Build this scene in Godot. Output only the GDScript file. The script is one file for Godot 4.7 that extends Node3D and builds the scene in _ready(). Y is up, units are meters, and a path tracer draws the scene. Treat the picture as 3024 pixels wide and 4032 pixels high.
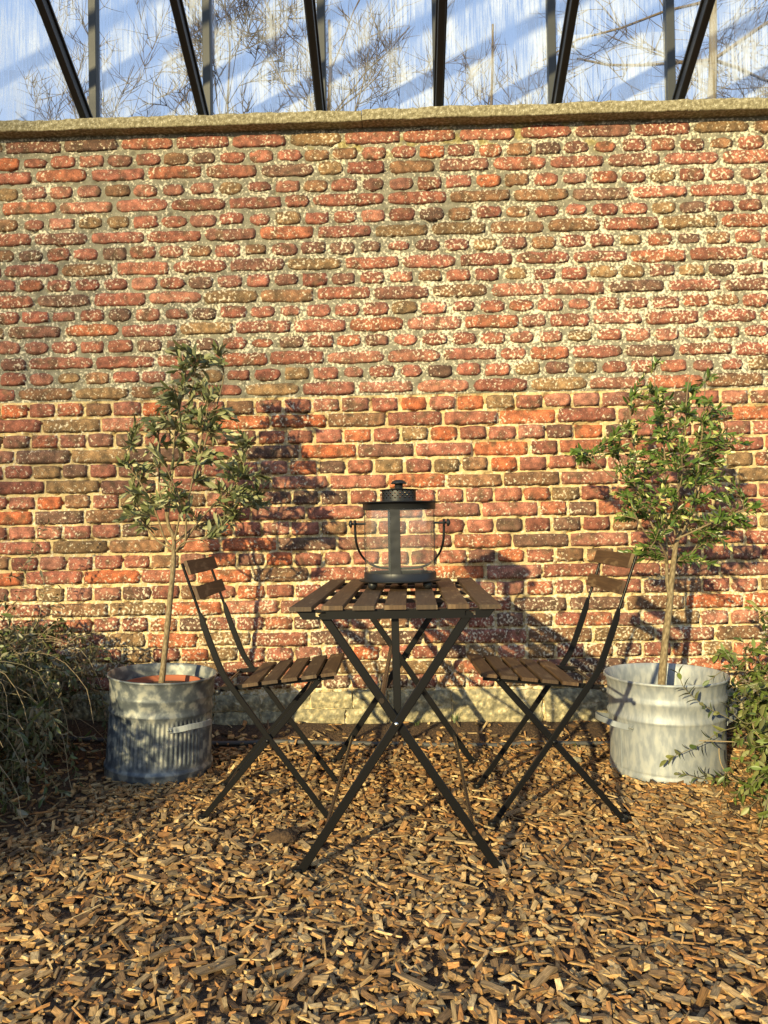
extends Node3D
# World: the face of the brick wall is the plane z = 0, the camera stands 3.38 m in front of it. y is up, metres.

const WALL_CAM := 3.38
const CAM_H := 0.908
const F := 3028.0
var cam_basis := Basis()
var rng := RandomNumberGenerator.new()
var M := {}
var names := {}

# ------------------------------------------------------------------ helpers
func lin(r: float, g: float, b: float, a := 1.0) -> Color:
	var c := Color(r, g, b).linear_to_srgb()
	c.a = a
	return c

func px(u: float, v: float, zw: float) -> Vector3:   # the point on the plane z = zw that a photo pixel looks at
	var d := cam_basis * Vector3((u - 1512.0) / F, -(v - 2016.0) / F, -1.0)
	return Vector3(0, CAM_H, WALL_CAM) + d * ((zw - WALL_CAM) / d.z)

func pxs(list: Array, ou: float, ov: float, sc: float, zw: float) -> PackedVector3Array:
	var out := PackedVector3Array()
	for p in list:
		out.append(px(ou + p[0] / sc, ov + p[1] / sc, zw + (p[2] if p.size() > 2 else 0.0)))
	return out

func numbered(parent: Node, called: String) -> String:
	var key := str(parent.get_instance_id()) + called
	var n: int = names.get(key, 0)
	names[key] = n + 1
	return called if n == 0 else "%s_%03d" % [called, n]

func rf(a: float, b: float) -> float:
	return rng.randf_range(a, b)

class MB:
	var v := PackedVector3Array()
	var n := PackedVector3Array()
	var uv := PackedVector2Array()
	var c := PackedColorArray()
	var i := PackedInt32Array()
	var col := Color(1, 1, 1)
	var colored := false
	func vert(p: Vector3, nn: Vector3, t := Vector2.ZERO) -> int:
		v.append(p); n.append(nn); uv.append(t); c.append(col)
		return v.size() - 1
	func tri(a: int, b: int, d: int) -> void:
		var g := (v[b] - v[a]).cross(v[d] - v[a])
		if g.dot(n[a] + n[b] + n[d]) > 0.0:
			i.append(a); i.append(d); i.append(b)
		else:
			i.append(a); i.append(b); i.append(d)
	func quad(a: int, b: int, d: int, e: int) -> void:
		tri(a, b, d); tri(a, d, e)
	func face(pts: Array) -> void:     # flat polygon with its own normal; pts in order, outward side = right-hand rule
		var nn: Vector3 = (pts[1] - pts[0]).cross(pts[2] - pts[0]).normalized()
		var ax: Vector3 = (pts[1] - pts[0]).normalized()
		var ay: Vector3 = nn.cross(ax)
		var k := []
		for p in pts:
			k.append(vert(p, nn, Vector2(ax.dot(p), ay.dot(p))))
		for j in range(1, pts.size() - 1):
			tri(k[0], k[j], k[j + 1])
	func box(t: Transform3D, s: Vector3, bev := 0.0) -> void:   # box centred on t, its long edges chamfered by bev
		var h := s * 0.5
		if bev <= 0.0:
			for ax in 3:
				for sg in [-1.0, 1.0]:
					var nn := Vector3.ZERO; nn[ax] = sg
					var a := Vector3.ZERO; a[(ax + 1) % 3] = 1.0
					var b := nn.cross(a)
					var ps := []
					for q in [[-1, -1], [1, -1], [1, 1], [-1, 1]]:
						ps.append(t * ((nn + a * q[0] + b * q[1]) * h))
					face(ps)
			return
		# chamfered: three rings of faces
		for ax in 3:
			for sg in [-1.0, 1.0]:
				var nn := Vector3.ZERO; nn[ax] = sg
				var a := Vector3.ZERO; a[(ax + 1) % 3] = 1.0
				var b := nn.cross(a)
				var ps := []
				for q in [[-1, -1], [1, -1], [1, 1], [-1, 1]]:
					var w: Vector3 = (nn + a * q[0] + b * q[1]) * h
					w -= (a * q[0] + b * q[1]) * bev
					ps.append(t * w)
				face(ps)
		for ax in 3:
			var u1 := (ax + 1) % 3
			var u2 := (ax + 2) % 3
			for s1 in [-1.0, 1.0]:
				for s2 in [-1.0, 1.0]:
					var p1 := Vector3.ZERO; p1[u1] = s1 * h[u1]; p1[u2] = s2 * (h[u2] - bev)
					var p2 := Vector3.ZERO; p2[u1] = s1 * (h[u1] - bev); p2[u2] = s2 * h[u2]
					var e := Vector3.ZERO; e[ax] = h[ax] - bev
					var ps := [t * (p1 - e), t * (p1 + e), t * (p2 + e), t * (p2 - e)]
					var out := Vector3.ZERO; out[u1] = s1; out[u2] = s2
					if (ps[1] - ps[0]).cross(ps[2] - ps[0]).dot(t.basis * out) < 0.0:
						ps.reverse()
					face(ps)
		for sx in [-1.0, 1.0]:
			for sy in [-1.0, 1.0]:
				for sz in [-1.0, 1.0]:
					var k := Vector3(sx, sy, sz)
					var ps := []
					for ax in 3:
						var w := k * (h - Vector3.ONE * bev)
						w[ax] = k[ax] * h[ax]
						ps.append(t * w)
					if (ps[1] - ps[0]).cross(ps[2] - ps[0]).dot(t.basis * k) < 0.0:
						ps.reverse()
					face(ps)
	func tube(path: PackedVector3Array, radii, sides := 6, caps := true) -> void:
		var m := path.size()
		if m < 2: return
		var up := Vector3.UP
		var prev := -1
		var dist := 0.0
		var first := 0
		for k in m:
			var d := (path[mini(k + 1, m - 1)] - path[maxi(k - 1, 0)]).normalized()
			if k == 0:
				up = Vector3.UP if absf(d.y) < 0.9 else Vector3.RIGHT
			var sx := up.cross(d).normalized()
			var sy := d.cross(sx)
			up = sy
			if k > 0: dist += path[k].distance_to(path[k - 1])
			var r: float = radii if radii is float else radii[k]
			var at := v.size()
			for j in sides + 1:
				var a := TAU * j / sides
				var nn := sx * cos(a) + sy * sin(a)
				vert(path[k] + nn * r, nn, Vector2(float(j) / sides, dist * 8.0))
			if prev >= 0:
				for j in sides:
					quad(prev + j, prev + j + 1, at + j + 1, at + j)
			else:
				first = at
			prev = at
		if caps:
			for e in 2:
				var k := 0 if e == 0 else m - 1
				var d := (path[1] - path[0]).normalized() * -1.0 if e == 0 else (path[m - 1] - path[m - 2]).normalized()
				var o := vert(path[k], d)
				var st := first if e == 0 else prev
				var ids := []
				for j in sides:
					ids.append(vert(v[st + j], d))
				for j in sides:
					tri(o, ids[j], ids[(j + 1) % sides])
	func bar(path: PackedVector3Array, side: Vector3, wide, thick: float, bev := 0.0015) -> void:
		# flat bar swept along path: 'wide' across the path at right angles to 'side', 'thick' along side
		var m := path.size()
		var prev := []
		for k in m:
			var d := (path[mini(k + 1, m - 1)] - path[maxi(k - 1, 0)]).normalized()
			var sz := (side - d * side.dot(d)).normalized()
			var sw := d.cross(sz)
			var w: float = (wide if wide is float else wide[k]) * 0.5
			var t := thick * 0.5
			var b := minf(bev, minf(w, t) * 0.6)
			var ring := [[w, t - b], [w - b, t], [-w + b, t], [-w, t - b], [-w, -t + b], [-w + b, -t], [w - b, -t], [w, -t + b]]
			var nns := [Vector2(1, 0), Vector2(0, 1), Vector2(-1, 0), Vector2(0, -1)]
			var cur := []
			for q in ring:
				cur.append(path[k] + sw * q[0] + sz * q[1])
			if k > 0:
				for j in 8:
					var a: Vector3 = prev[j]; var bb: Vector3 = prev[(j + 1) % 8]; var cc: Vector3 = cur[(j + 1) % 8]; var dd: Vector3 = cur[j]
					var nn: Vector3 = (bb - a).cross(dd - a).normalized()
					var mid: Vector3 = (a + bb + cc + dd) * 0.25 - (path[k] + path[k - 1]) * 0.5
					if nn.dot(mid) < 0.0: nn = -nn
					quad(vert(a, nn), vert(bb, nn), vert(cc, nn), vert(dd, nn))
			if k == 0 or k == m - 1:
				var nn := -d if k == 0 else d
				var ids := []
				for p in cur: ids.append(vert(p, nn))
				for j in range(1, 7): tri(ids[0], ids[j], ids[j + 1])
			prev = cur
	func shaped(r: float, y: float, an: float, how: int) -> float:
		if how == 1:      # upright flutes pressed into the sheet
			var w := smoothstep(0.062, 0.085, y) * smoothstep(0.238, 0.218, y) if r > 0.1855 else 0.0
			return r + w * (0.0030 * cos(an * 72.0) - 0.0012)
		# a dent and a slightly untrue round
		return r - 0.006 * exp(-pow(angle_difference(an, 2.75) / 0.16, 2.0) - pow((y - 0.285) / 0.02, 2.0)) + 0.0012 * sin(an * 3.0 + y * 8.0)
	func lathe(prof: Array, segs: int, t := Transform3D(), how := 0) -> void:
		# prof: [radius, y] from one end to the other; normals from the profile
		var m := prof.size()
		var base := v.size()
		var pts := []
		for k in m:
			for j in segs + 1:
				var a := TAU * j / segs
				var r: float = prof[k][0]
				if how > 0: r = shaped(r, prof[k][1], a, how)
				pts.append(Vector3(cos(a) * r, prof[k][1], sin(a) * r))
		for k in m:
			for j in segs + 1:
				var here: Vector3 = pts[k * (segs + 1) + j]
				var up: Vector3 = pts[mini(k + 1, m - 1) * (segs + 1) + j] - pts[maxi(k - 1, 0) * (segs + 1) + j]
				var jn := (j + 1) if j < segs else 1
				var jp := (j - 1) if j > 0 else segs - 1
				var al: Vector3 = pts[k * (segs + 1) + jn] - pts[k * (segs + 1) + jp]
				var nn := up.cross(al)
				if nn.length() < 1e-9: nn = Vector3(0, 1 if k == m - 1 else -1, 0)
				vert(t * here, (t.basis * nn).normalized(), Vector2(float(j) / segs, prof[k][1]))
		for k in m - 1:
			for j in segs:
				var a := base + k * (segs + 1) + j
				quad(a, a + 1, a + segs + 2, a + segs + 1)
	func smooth() -> void:
		for k in n.size(): n[k] = Vector3.ZERO
		for k in range(0, i.size(), 3):
			var g := (v[i[k + 2]] - v[i[k]]).cross(v[i[k + 1]] - v[i[k]])
			n[i[k]] += g; n[i[k + 1]] += g; n[i[k + 2]] += g
		for k in n.size(): n[k] = n[k].normalized()
	func mesh(m: Material) -> ArrayMesh:
		var a := []
		a.resize(Mesh.ARRAY_MAX)
		a[Mesh.ARRAY_VERTEX] = v; a[Mesh.ARRAY_NORMAL] = n; a[Mesh.ARRAY_TEX_UV] = uv; a[Mesh.ARRAY_INDEX] = i
		if colored: a[Mesh.ARRAY_COLOR] = c
		var out := ArrayMesh.new()
		out.add_surface_from_arrays(Mesh.PRIMITIVE_TRIANGLES, a)
		out.surface_set_material(0, m)
		return out

func put(called: String, b: MB, m: Material, parent: Node = self) -> MeshInstance3D:
	return put_mesh(called, b.mesh(m), parent)

func put_mesh(called: String, mesh: Mesh, parent: Node = self) -> MeshInstance3D:
	var o := MeshInstance3D.new()
	o.mesh = mesh
	o.name = numbered(parent, called)
	parent.add_child(o, true)
	return o

func put_many(called: String, mesh: Mesh, xf: Array, cols: Array, parent: Node) -> MultiMeshInstance3D:
	var mm := MultiMesh.new()
	mm.transform_format = MultiMesh.TRANSFORM_3D
	mm.use_colors = true
	mm.mesh = mesh
	mm.instance_count = xf.size()
	for k in xf.size():
		mm.set_instance_transform(k, xf[k])
		mm.set_instance_color(k, cols[k])
	var o := MultiMeshInstance3D.new()
	o.multimesh = mm
	o.name = numbered(parent, called)
	parent.add_child(o, true)
	o.set_meta("kind", "stuff")
	return o

func thing(called: String, label: String, category: String, at := Vector3.ZERO, turn := 0.0, group := "") -> Node3D:
	var o := Node3D.new()
	o.name = numbered(self, called)
	add_child(o)
	o.position = at
	o.rotation.y = turn
	tag(o, label, category, group)
	return o

func tag(o: Node, label: String, category: String, group := "") -> void:
	o.set_meta("label", label)
	o.set_meta("category", category)
	if group != "": o.set_meta("group", group)

func std(c: Color, rough: float, metal := 0.0) -> StandardMaterial3D:
	var m := StandardMaterial3D.new()
	m.albedo_color = c
	m.roughness = rough
	m.metallic = metal
	return m

func noise(seed_: int, freq: float, oct := 3, type := FastNoiseLite.TYPE_SIMPLEX_SMOOTH) -> FastNoiseLite:
	var n := FastNoiseLite.new()
	n.seed = seed_
	n.frequency = freq
	n.noise_type = type
	n.fractal_octaves = oct
	n.fractal_type = FastNoiseLite.FRACTAL_FBM if oct > 1 else FastNoiseLite.FRACTAL_NONE
	return n

func ramp_tex(n: FastNoiseLite, size: int, stops: Array, normal := false, strength := 4.0) -> Texture2D:
	var img := n.get_seamless_image(size, size)
	if normal:
		img.convert(Image.FORMAT_L8)
		img.bump_map_to_normal_map(strength)
		return ImageTexture.create_from_image(img)
	var data := img.get_data()
	var lut := []
	for k in 256:
		var x := k / 255.0
		var c: Color = stops[0][1]
		for j in stops.size() - 1:
			if x >= stops[j][0]:
				c = stops[j][1].lerp(stops[j + 1][1], clampf((x - stops[j][0]) / maxf(1e-4, stops[j + 1][0] - stops[j][0]), 0, 1))
		lut.append(c)
	var out := PackedByteArray()
	out.resize(size * size * 4)
	for k in data.size():
		var c: Color = lut[data[k]]
		out[k * 4] = int(c.r * 255); out[k * 4 + 1] = int(c.g * 255); out[k * 4 + 2] = int(c.b * 255); out[k * 4 + 3] = int(c.a * 255)
	return ImageTexture.create_from_image(Image.create_from_data(size, size, false, Image.FORMAT_RGBA8, out))

func tri_mat(m: StandardMaterial3D, scale: float) -> StandardMaterial3D:
	m.uv1_triplanar = true
	m.uv1_scale = Vector3.ONE * scale
	return m

func srgb(r: float, g: float, b: float, a := 1.0) -> Color:
	return Color(r / 255.0, g / 255.0, b / 255.0, a)

func smooth_path(p: PackedVector3Array, sub := 4) -> PackedVector3Array:
	var out := PackedVector3Array()
	for k in p.size() - 1:
		var a := p[maxi(k - 1, 0)]; var b := p[k]; var c := p[k + 1]; var d := p[mini(k + 2, p.size() - 1)]
		for j in sub:
			out.append(b.cubic_interpolate(c, a, d, float(j) / sub))
	out.append(p[p.size() - 1])
	return out

# ------------------------------------------------------------------ materials
func make_materials() -> void:
	M.black = std(lin(0.006, 0.006, 0.0065), 0.36)
	M.black.metallic_specular = 0.35
	M.lantern = std(lin(0.020, 0.022, 0.025), 0.42, 0.35)
	M.lantern.normal_enabled = true
	M.lantern.normal_texture = ramp_tex(noise(5, 0.02, 2), 128, [], true, 0.8)
	tri_mat(M.lantern, 6.0)
	M.steel = std(lin(0.6, 0.6, 0.58), 0.25, 1.0)
	M.rod = std(lin(0.045, 0.035, 0.028), 0.25, 0.3)
	# weathered brown-stained slats: grain along the local z axis of every slat
	var grain := []
	for s in [[71, 0.0], [72, 0.2]]:
		var n := noise(s[0], 0.03, 4)
		var img := Image.create(256, 256, false, Image.FORMAT_RGB8)
		var n2 := noise(s[0] + 9, 0.02, 3)
		for y in 256:
			for x in 256:
				var g := n.get_noise_2d(x * 3.0, y * 0.22) * 0.5 + 0.5
				var w := n2.get_noise_2d(x * 0.9, y * 0.5)
				var c := Color(0.20, 0.145, 0.095).lerp(Color(0.345, 0.27, 0.19), clampf(g * 1.15 - 0.08, 0, 1))
				if w > 0.28: c = c.lerp(Color(0.50, 0.43, 0.34), clampf((w - 0.28) * 2.2, 0, 0.55))
				img.set_pixel(x, y, c)
		grain.append(ImageTexture.create_from_image(img))
	M.slat = std(Color(1, 1, 1), 0.62)
	M.slat.albedo_texture = grain[0]
	M.slat.uv1_scale = Vector3(6.0, 2.6, 1)
	M.slat2 = std(Color(1.12, 1.08, 1.0), 0.62)
	M.slat2.albedo_texture = grain[1]
	M.slat2.uv1_scale = Vector3(6.0, 2.6, 1)
	# galvanised sheet
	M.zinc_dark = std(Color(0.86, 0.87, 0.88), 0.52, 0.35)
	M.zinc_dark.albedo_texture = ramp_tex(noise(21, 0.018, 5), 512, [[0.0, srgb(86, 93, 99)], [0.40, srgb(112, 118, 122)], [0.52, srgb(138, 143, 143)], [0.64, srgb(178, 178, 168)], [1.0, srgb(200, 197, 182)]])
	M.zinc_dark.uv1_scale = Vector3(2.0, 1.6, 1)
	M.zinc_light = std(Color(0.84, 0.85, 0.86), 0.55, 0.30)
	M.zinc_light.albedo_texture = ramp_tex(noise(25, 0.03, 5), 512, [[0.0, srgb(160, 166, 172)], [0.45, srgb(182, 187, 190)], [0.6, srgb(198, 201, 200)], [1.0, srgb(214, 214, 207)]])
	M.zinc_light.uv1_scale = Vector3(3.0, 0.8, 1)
	M.terracotta = std(lin(0.36, 0.11, 0.05), 0.85)
	M.soil = std(Color(1, 1, 1), 0.95)
	M.soil.albedo_texture = ramp_tex(noise(31, 0.06, 5), 512, [[0.0, srgb(44, 33, 23)], [0.5, srgb(72, 54, 37)], [0.75, srgb(98, 76, 53)], [1.0, srgb(126, 102, 74)]])
	M.soil.normal_enabled = true
	M.soil.normal_texture = ramp_tex(noise(32, 0.09, 4), 512, [], true, 6.0)
	M.soil.uv1_world_triplanar = true
	tri_mat(M.soil, 2.2)
	M.concrete = std(Color(1, 1, 1), 0.9)
	M.concrete.albedo_texture = ramp_tex(noise(41, 0.05, 5), 512, [[0.0, srgb(104, 96, 70)], [0.45, srgb(140, 131, 102)], [0.60, srgb(160, 152, 124)], [0.80, srgb(172, 164, 138)], [0.85, srgb(222, 216, 196)], [1.0, srgb(232, 226, 208)]])
	M.concrete.normal_enabled = true
	M.concrete.normal_texture = ramp_tex(noise(42, 0.12, 4), 512, [], true, 5.0)
	M.concrete.uv1_world_triplanar = true
	tri_mat(M.concrete, 1.9)
	M.stone = std(Color(1, 1, 1), 0.92)
	M.stone.albedo_texture = ramp_tex(noise(45, 0.035, 6), 512, [[0.0, srgb(98, 92, 72)], [0.4, srgb(136, 130, 106)], [0.55, srgb(156, 147, 116)], [0.68, srgb(182, 168, 128)], [0.8, srgb(206, 194, 160)], [1.0, srgb(222, 212, 184)]])
	M.stone.normal_enabled = true
	M.stone.normal_texture = ramp_tex(noise(46, 0.03, 6), 512, [], true, 8.0)
	M.stone.uv1_world_triplanar = true
	tri_mat(M.stone, 1.6)
	M.bar_grey = std(lin(0.045, 0.048, 0.045), 0.5)
	M.bar_black = std(lin(0.006, 0.0065, 0.008), 0.45)
	M.hose = std(lin(0.07, 0.07, 0.068), 0.6)
	M.clear = std(Color(0.93, 0.97, 0.95, 0.03), 0.02)
	M.clear.transparency = BaseMaterial3D.TRANSPARENCY_ALPHA
	M.bark = std(Color(1, 1, 1), 0.85)
	M.bark.albedo_texture = ramp_tex(noise(51, 0.03, 4), 256, [[0.0, srgb(92, 78, 56)], [0.5, srgb(128, 112, 84)], [1.0, srgb(164, 150, 120)]])
	M.bark.uv1_scale = Vector3(1, 0.6, 1)
	M.twig_green = std(lin(0.16, 0.14, 0.075), 0.75)
	M.twig_bare = std(lin(0.13, 0.095, 0.055), 0.85)
	M.tree_bark = std(lin(0.17, 0.14, 0.085), 0.9)
	M.stem_pale = std(lin(0.33, 0.25, 0.14), 0.8)
	M.leaf = std(Color(1, 1, 1), 0.45)
	M.leaf.vertex_color_use_as_albedo = true
	M.leaf.backlight = Color(0.5, 0.55, 0.3)
	M.leaf.cull_mode = BaseMaterial3D.CULL_DISABLED
	M.leaf_gloss = M.leaf.duplicate()
	M.leaf_gloss.roughness = 0.32
	M.chip = std(Color(1, 1, 1), 0.85)
	M.chip.vertex_color_use_as_albedo = true
	var gi := Image.create(128, 128, false, Image.FORMAT_RGB8)
	var gn := noise(61, 0.04, 4)
	for y in 128:
		for x in 128:
			var g := clampf(0.80 + 0.42 * gn.get_noise_2d(x * 0.5, y * 6.0), 0.25, 1.0)
			gi.set_pixel(x, y, Color(g, g * 0.985, g * 0.96))
	M.chip.albedo_texture = ImageTexture.create_from_image(gi)
	M.chip.uv1_scale = Vector3(12, 12, 1)

# ------------------------------------------------------------------ brick wall
const ROWS := [2.6292, 2.558, 2.4945, 2.4214, 2.3526, 2.2800, 2.2128, 2.1419, 2.071, 2.0035, 1.9353, 1.8643, 1.7958, 1.7252, 1.6546, 1.5860, 1.5165, 1.4438, 1.3761, 1.3070, 1.2399, 1.1697, 1.1020, 1.0352, 0.9694, 0.9018, 0.8338, 0.765, 0.6984, 0.6263, 0.5551, 0.4856, 0.417, 0.3506, 0.2855, 0.2258]
# where an upright joint of each course stands, in pixels of the 1.2526 times enlarged left strip
const JOINTS := [42, 120, 185, 110, 20, 110, 165, 90, 20, 97, 175, 115, 45, 118, 225, 140, 87, 145, 215, 153, 82, 163, 223, 175, 105, 175, 250, 185, 125, 180, 245, 175, 100, 178, 240, 170]
const ORANGE := [[17, 1874], [18, 2113], [18, 1035], [18, 2960], [19, 2334], [20, 1979], [21, 1207], [19, 1438], [28, 1793], [27, 1998], [30, 740], [31, 663], [28, 895], [30, 824], [33, 800], [22, 1620], [25, 905], [26, 880], [27, 870], [32, 600], [29, 960], [12, 330], [1, 60], [3, 1960], [1, 1725]]
const DEEP := [[18, 2113], [20, 1979], [19, 2334], [18, 2960], [18, 1035], [17, 1874], [28, 1793]]
const TONES := [[162, 96, 72], [168, 106, 82], [154, 90, 68], [142, 100, 68], [132, 86, 68], [144, 110, 72], [170, 98, 68], [118, 84, 66], [160, 102, 82], [154, 88, 68], [166, 100, 78], [158, 94, 74]]
const TX := 2048
const TY := 1126
const X0 := -2.5
const XW := 5.0
const YH := 2.75

func wall_uv(x: float, y: float) -> Vector2:
	return Vector2((x - X0) / XW, 1.0 - y / YH)

func build_wall() -> void:
	var wall := thing("brick_garden_wall", "old red brick garden wall with grey and cream mortar on a stone footing", "wall")
	# --- lay out the bricks
	var bricks := []            # [row, x centre, width, height, tone, z of face, kind]
	var row_bounds := []
	var row_tones := []
	rng.seed = 11
	for r in ROWS.size():
		var head := r % 2 == 1
		var pitch := 0.1270 if head else 0.2540
		var y: float = ROWS[r]
		var x: float = px(JOINTS[r] / 1.2526, 2016.0, 0.0).x
		while x > X0: x -= pitch
		var bounds := PackedFloat32Array([x])
		var tones := []
		while x < X0 + XW:
			var w := pitch * rf(0.93, 1.07)
			if not head and rng.randf() < 0.035: w = pitch * 0.5
			var nx := x + w
			# keep the course in step
			if absf(w - pitch) < pitch * 0.2:
				nx = lerpf(nx, bounds[0] + pitch * roundf((nx - bounds[0]) / pitch), 0.55)
			var cx := (x + nx) * 0.5
			var top_zone := r <= 16
			var jw := rf(0.012, 0.024) if top_zone else rf(0.010, 0.017)
			var hgt := rf(0.050, 0.058) if top_zone else rf(0.0545, 0.060)
			if head and top_zone and rng.randf() < 0.18: hgt *= rf(0.8, 0.95); jw += 0.012
			var tone: Array = TONES[rng.randi() % TONES.size()].duplicate()
			var tv := rf(0.90, 1.12)
			var grey: float = (tone[0] + tone[1] + tone[2]) / 3.0
			for q in 3: tone[q] = lerpf(tone[q], grey, 0.14) * tv
			var zf := rf(0.0025, 0.0055) if top_zone else rf(0.001, 0.006)
			for o in ORANGE:
				if o[0] == r and absf(px(o[1], 2016, 0).x - cx) < (nx - x) * 0.5: tone = [182, 108, 74]
			if not top_zone and rng.randf() < 0.04: tone = [182, 102, 66]
			for o in DEEP:
				if o[0] == r and absf(px(o[1], 2016, 0).x - cx) < (nx - x) * 0.5: zf = -0.012
			bricks.append([r, cx, nx - x - jw, hgt, zf, y + rf(-0.0025, 0.0025), head])
			bounds.append(nx)
			tones.append(tone)
			x = nx
		row_bounds.append(bounds)
		row_tones.append(tones)
	# --- colour: one map for the brick faces, one for the mortar, in metres along the wall
	var nf := noise(101, 0.36, 3).get_image(TX, TY).get_data()
	var nm := noise(102, 0.055, 4).get_image(TX, TY).get_data()
	var nl := noise(103, 0.010, 3).get_image(TX, TY).get_data()
	var nk := noise(104, 0.14, 5).get_image(TX, TY).get_data()
	var nq := noise(105, 0.022, 3).get_image(TX, TY).get_data()
	var np := noise(106, 0.030, 3).get_image(TX, TY).get_data()
	var bd := PackedByteArray(); bd.resize(TX * TY * 3)
	var md := PackedByteArray(); md.resize(TX * TY * 3)
	var hd := PackedByteArray(); hd.resize(TX * TY)
	for py in TY:
		var y := (1.0 - (py + 0.5) / TY) * YH
		var r := 0
		var best := 9.0
		for k in ROWS.size():
			if absf(ROWS[k] - y) < best:
				best = absf(ROWS[k] - y); r = k
		var bounds: PackedFloat32Array = row_bounds[r]
		var tones: Array = row_tones[r]
		var b := 0
		var up := y > 1.482
		# how thickly the old whitewash and lichen cling at this height
		var dens_y := 0.0
		if up: dens_y = 0.40 + 0.16 * smoothstep(2.35, 2.1, y) - 0.20 * smoothstep(1.72, 1.52, y)
		else: dens_y = 0.26 + 0.42 * smoothstep(0.80, 0.52, y)
		for pxx in TX:
			var k := py * TX + pxx
			var x := X0 + (pxx + 0.5) / TX * XW
			while b < tones.size() - 1 and x > bounds[b + 1]: b += 1
			var t: Array = tones[b]
			var f := nf[k] / 255.0
			var m := nm[k] / 255.0
			var l := nl[k] / 255.0
			var q := nq[k] / 255.0
			var kk := nk[k] / 255.0
			var dens := dens_y + (l - 0.5) * 0.9 + (np[k] / 255.0 - 0.5) * 1.1
			if up: dens += clampf(x * 0.10, -0.12, 0.16)
			# brick
			var g := 0.66 + 0.56 * f + 0.62 * (m - 0.5)
			var R: float = t[0] * g
			var G: float = t[1] * g
			var B: float = t[2] * g
			if q > 0.62:                     # brown weathering crust
				var a := minf((q - 0.62) * 3.0, 0.6)
				R = lerpf(R, 96.0 * g, a); G = lerpf(G, 80.0 * g, a); B = lerpf(B, 58.0 * g, a)
			var fl := kk * 0.80 + f * 0.20
			var thr := 0.735 - 0.20 * dens
			if not up: thr -= 0.05 * clampf((ROWS[r] - y) / 0.03, -1, 1)   # flakes hang on longest along the lower edge of a brick
			var hb := f * 0.5 + m * 0.5
			if fl > thr:
				var a := clampf((fl - thr) * 26.0, 0, 0.92)
				R = lerpf(R, 224.0, a); G = lerpf(G, 212.0, a); B = lerpf(B, 186.0, a)
			bd[k * 3] = clampi(int(R), 0, 255); bd[k * 3 + 1] = clampi(int(G), 0, 255); bd[k * 3 + 2] = clampi(int(B), 0, 255)
			# mortar
			var mg := 0.80 + 0.22 * f + 0.3 * (m - 0.5)
			var thm := 0.70 - 0.28 * dens
			if up:
				R = 142.0 * mg; G = 137.0 * mg; B = 119.0 * mg
			else:
				R = 216.0 * mg; G = 193.0 * mg; B = 144.0 * mg
				thm = 0.70 - 0.26 * dens
			if fl > thm:
				var a := clampf((fl - thm) * 22.0, 0, 0.9)
				R = lerpf(R, 226.0, a); G = lerpf(G, 217.0, a); B = lerpf(B, 192.0, a)
			if y > 2.52 and q > 0.55 and x > -0.4 and x < 0.9:       # yellow-green lichen under the coping
				var a := minf((q - 0.55) * 3.0, 0.5) * smoothstep(2.5, 2.6, y)
				R = lerpf(R, 150.0, a); G = lerpf(G, 132.0, a); B = lerpf(B, 60.0, a)
			md[k * 3] = clampi(int(R), 0, 255); md[k * 3 + 1] = clampi(int(G), 0, 255); md[k * 3 + 2] = clampi(int(B), 0, 255)
			hd[k] = int(clampf(f * 0.45 + m * 0.3 + (0.2 if fl > thr else 0.0), 0, 1) * 255)
	var himg := Image.create_from_data(TX, TY, false, Image.FORMAT_L8, hd)
	himg.bump_map_to_normal_map(2.6)
	var ntex := ImageTexture.create_from_image(himg)
	M.brick = std(Color(1, 1, 1), 0.93)
	M.brick.albedo_texture = ImageTexture.create_from_image(Image.create_from_data(TX, TY, false, Image.FORMAT_RGB8, bd))
	M.brick.normal_enabled = true
	M.brick.normal_texture = ntex
	M.mortar = std(Color(1, 1, 1), 0.95)
	M.mortar.albedo_texture = ImageTexture.create_from_image(Image.create_from_data(TX, TY, false, Image.FORMAT_RGB8, md))
	M.mortar.normal_enabled = true
	M.mortar.normal_texture = ntex
	# --- mortar bed, hacked back where a brick has lost its face
	var deep := []
	for b in bricks:
		if b[4] < -0.01: deep.append(Rect2(b[1] - b[2] * 0.5 - 0.008, b[5] - b[3] * 0.5 - 0.006, b[2] + 0.016, b[3] + 0.012))
	var gb := MB.new()
	var nx := 520
	var ny := 262
	var n1 := noise(111, 38.0, 2)
	var n2 := noise(112, 7.0, 2)
	var n3 := noise(113, 22.0, 2)
	for j in ny + 1:
		var y := 0.0 + 2.70 * j / ny
		for i in nx + 1:
			var x := X0 + XW * i / nx
			var a := n1.get_noise_2d(x, y)
			var b := n2.get_noise_2d(x, y)
			var up := smoothstep(1.470, 1.486, y + 0.012 * b)
			var z := lerpf(-0.0042 + 0.0065 * a + 0.0035 * b, -0.0004 + 0.0026 * a + 0.0018 * b, up)
			var hole := n3.get_noise_2d(x * 0.45, y * 1.3)
			if hole > 0.36 and up < 0.5: z -= minf((hole - 0.36) * 0.16, 0.022)
			elif hole > 0.48: z -= minf((hole - 0.48) * 0.1, 0.012)
			for dr in deep:
				if dr.has_point(Vector2(x, y)): z = minf(z, -0.020)
			gb.vert(Vector3(x, y, z), Vector3(0, 0, 1), wall_uv(x, y))
	for j in ny:
		for i in nx:
			var k := j * (nx + 1) + i
			gb.quad(k, k + 1, k + nx + 2, k + nx + 1)
	gb.smooth()
	put("mortar", gb, M.mortar, wall)
	var core := MB.new()
	core.box(Transform3D(Basis(), Vector3(X0 + XW / 2, 1.2, -0.16)), Vector3(XW, 2.9, 0.24))
	put("wall_core", core, M.stone, wall)
	# --- bricks: the 300 that show largest are parts of their own
	rng.seed = 12
	var order := []
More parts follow.
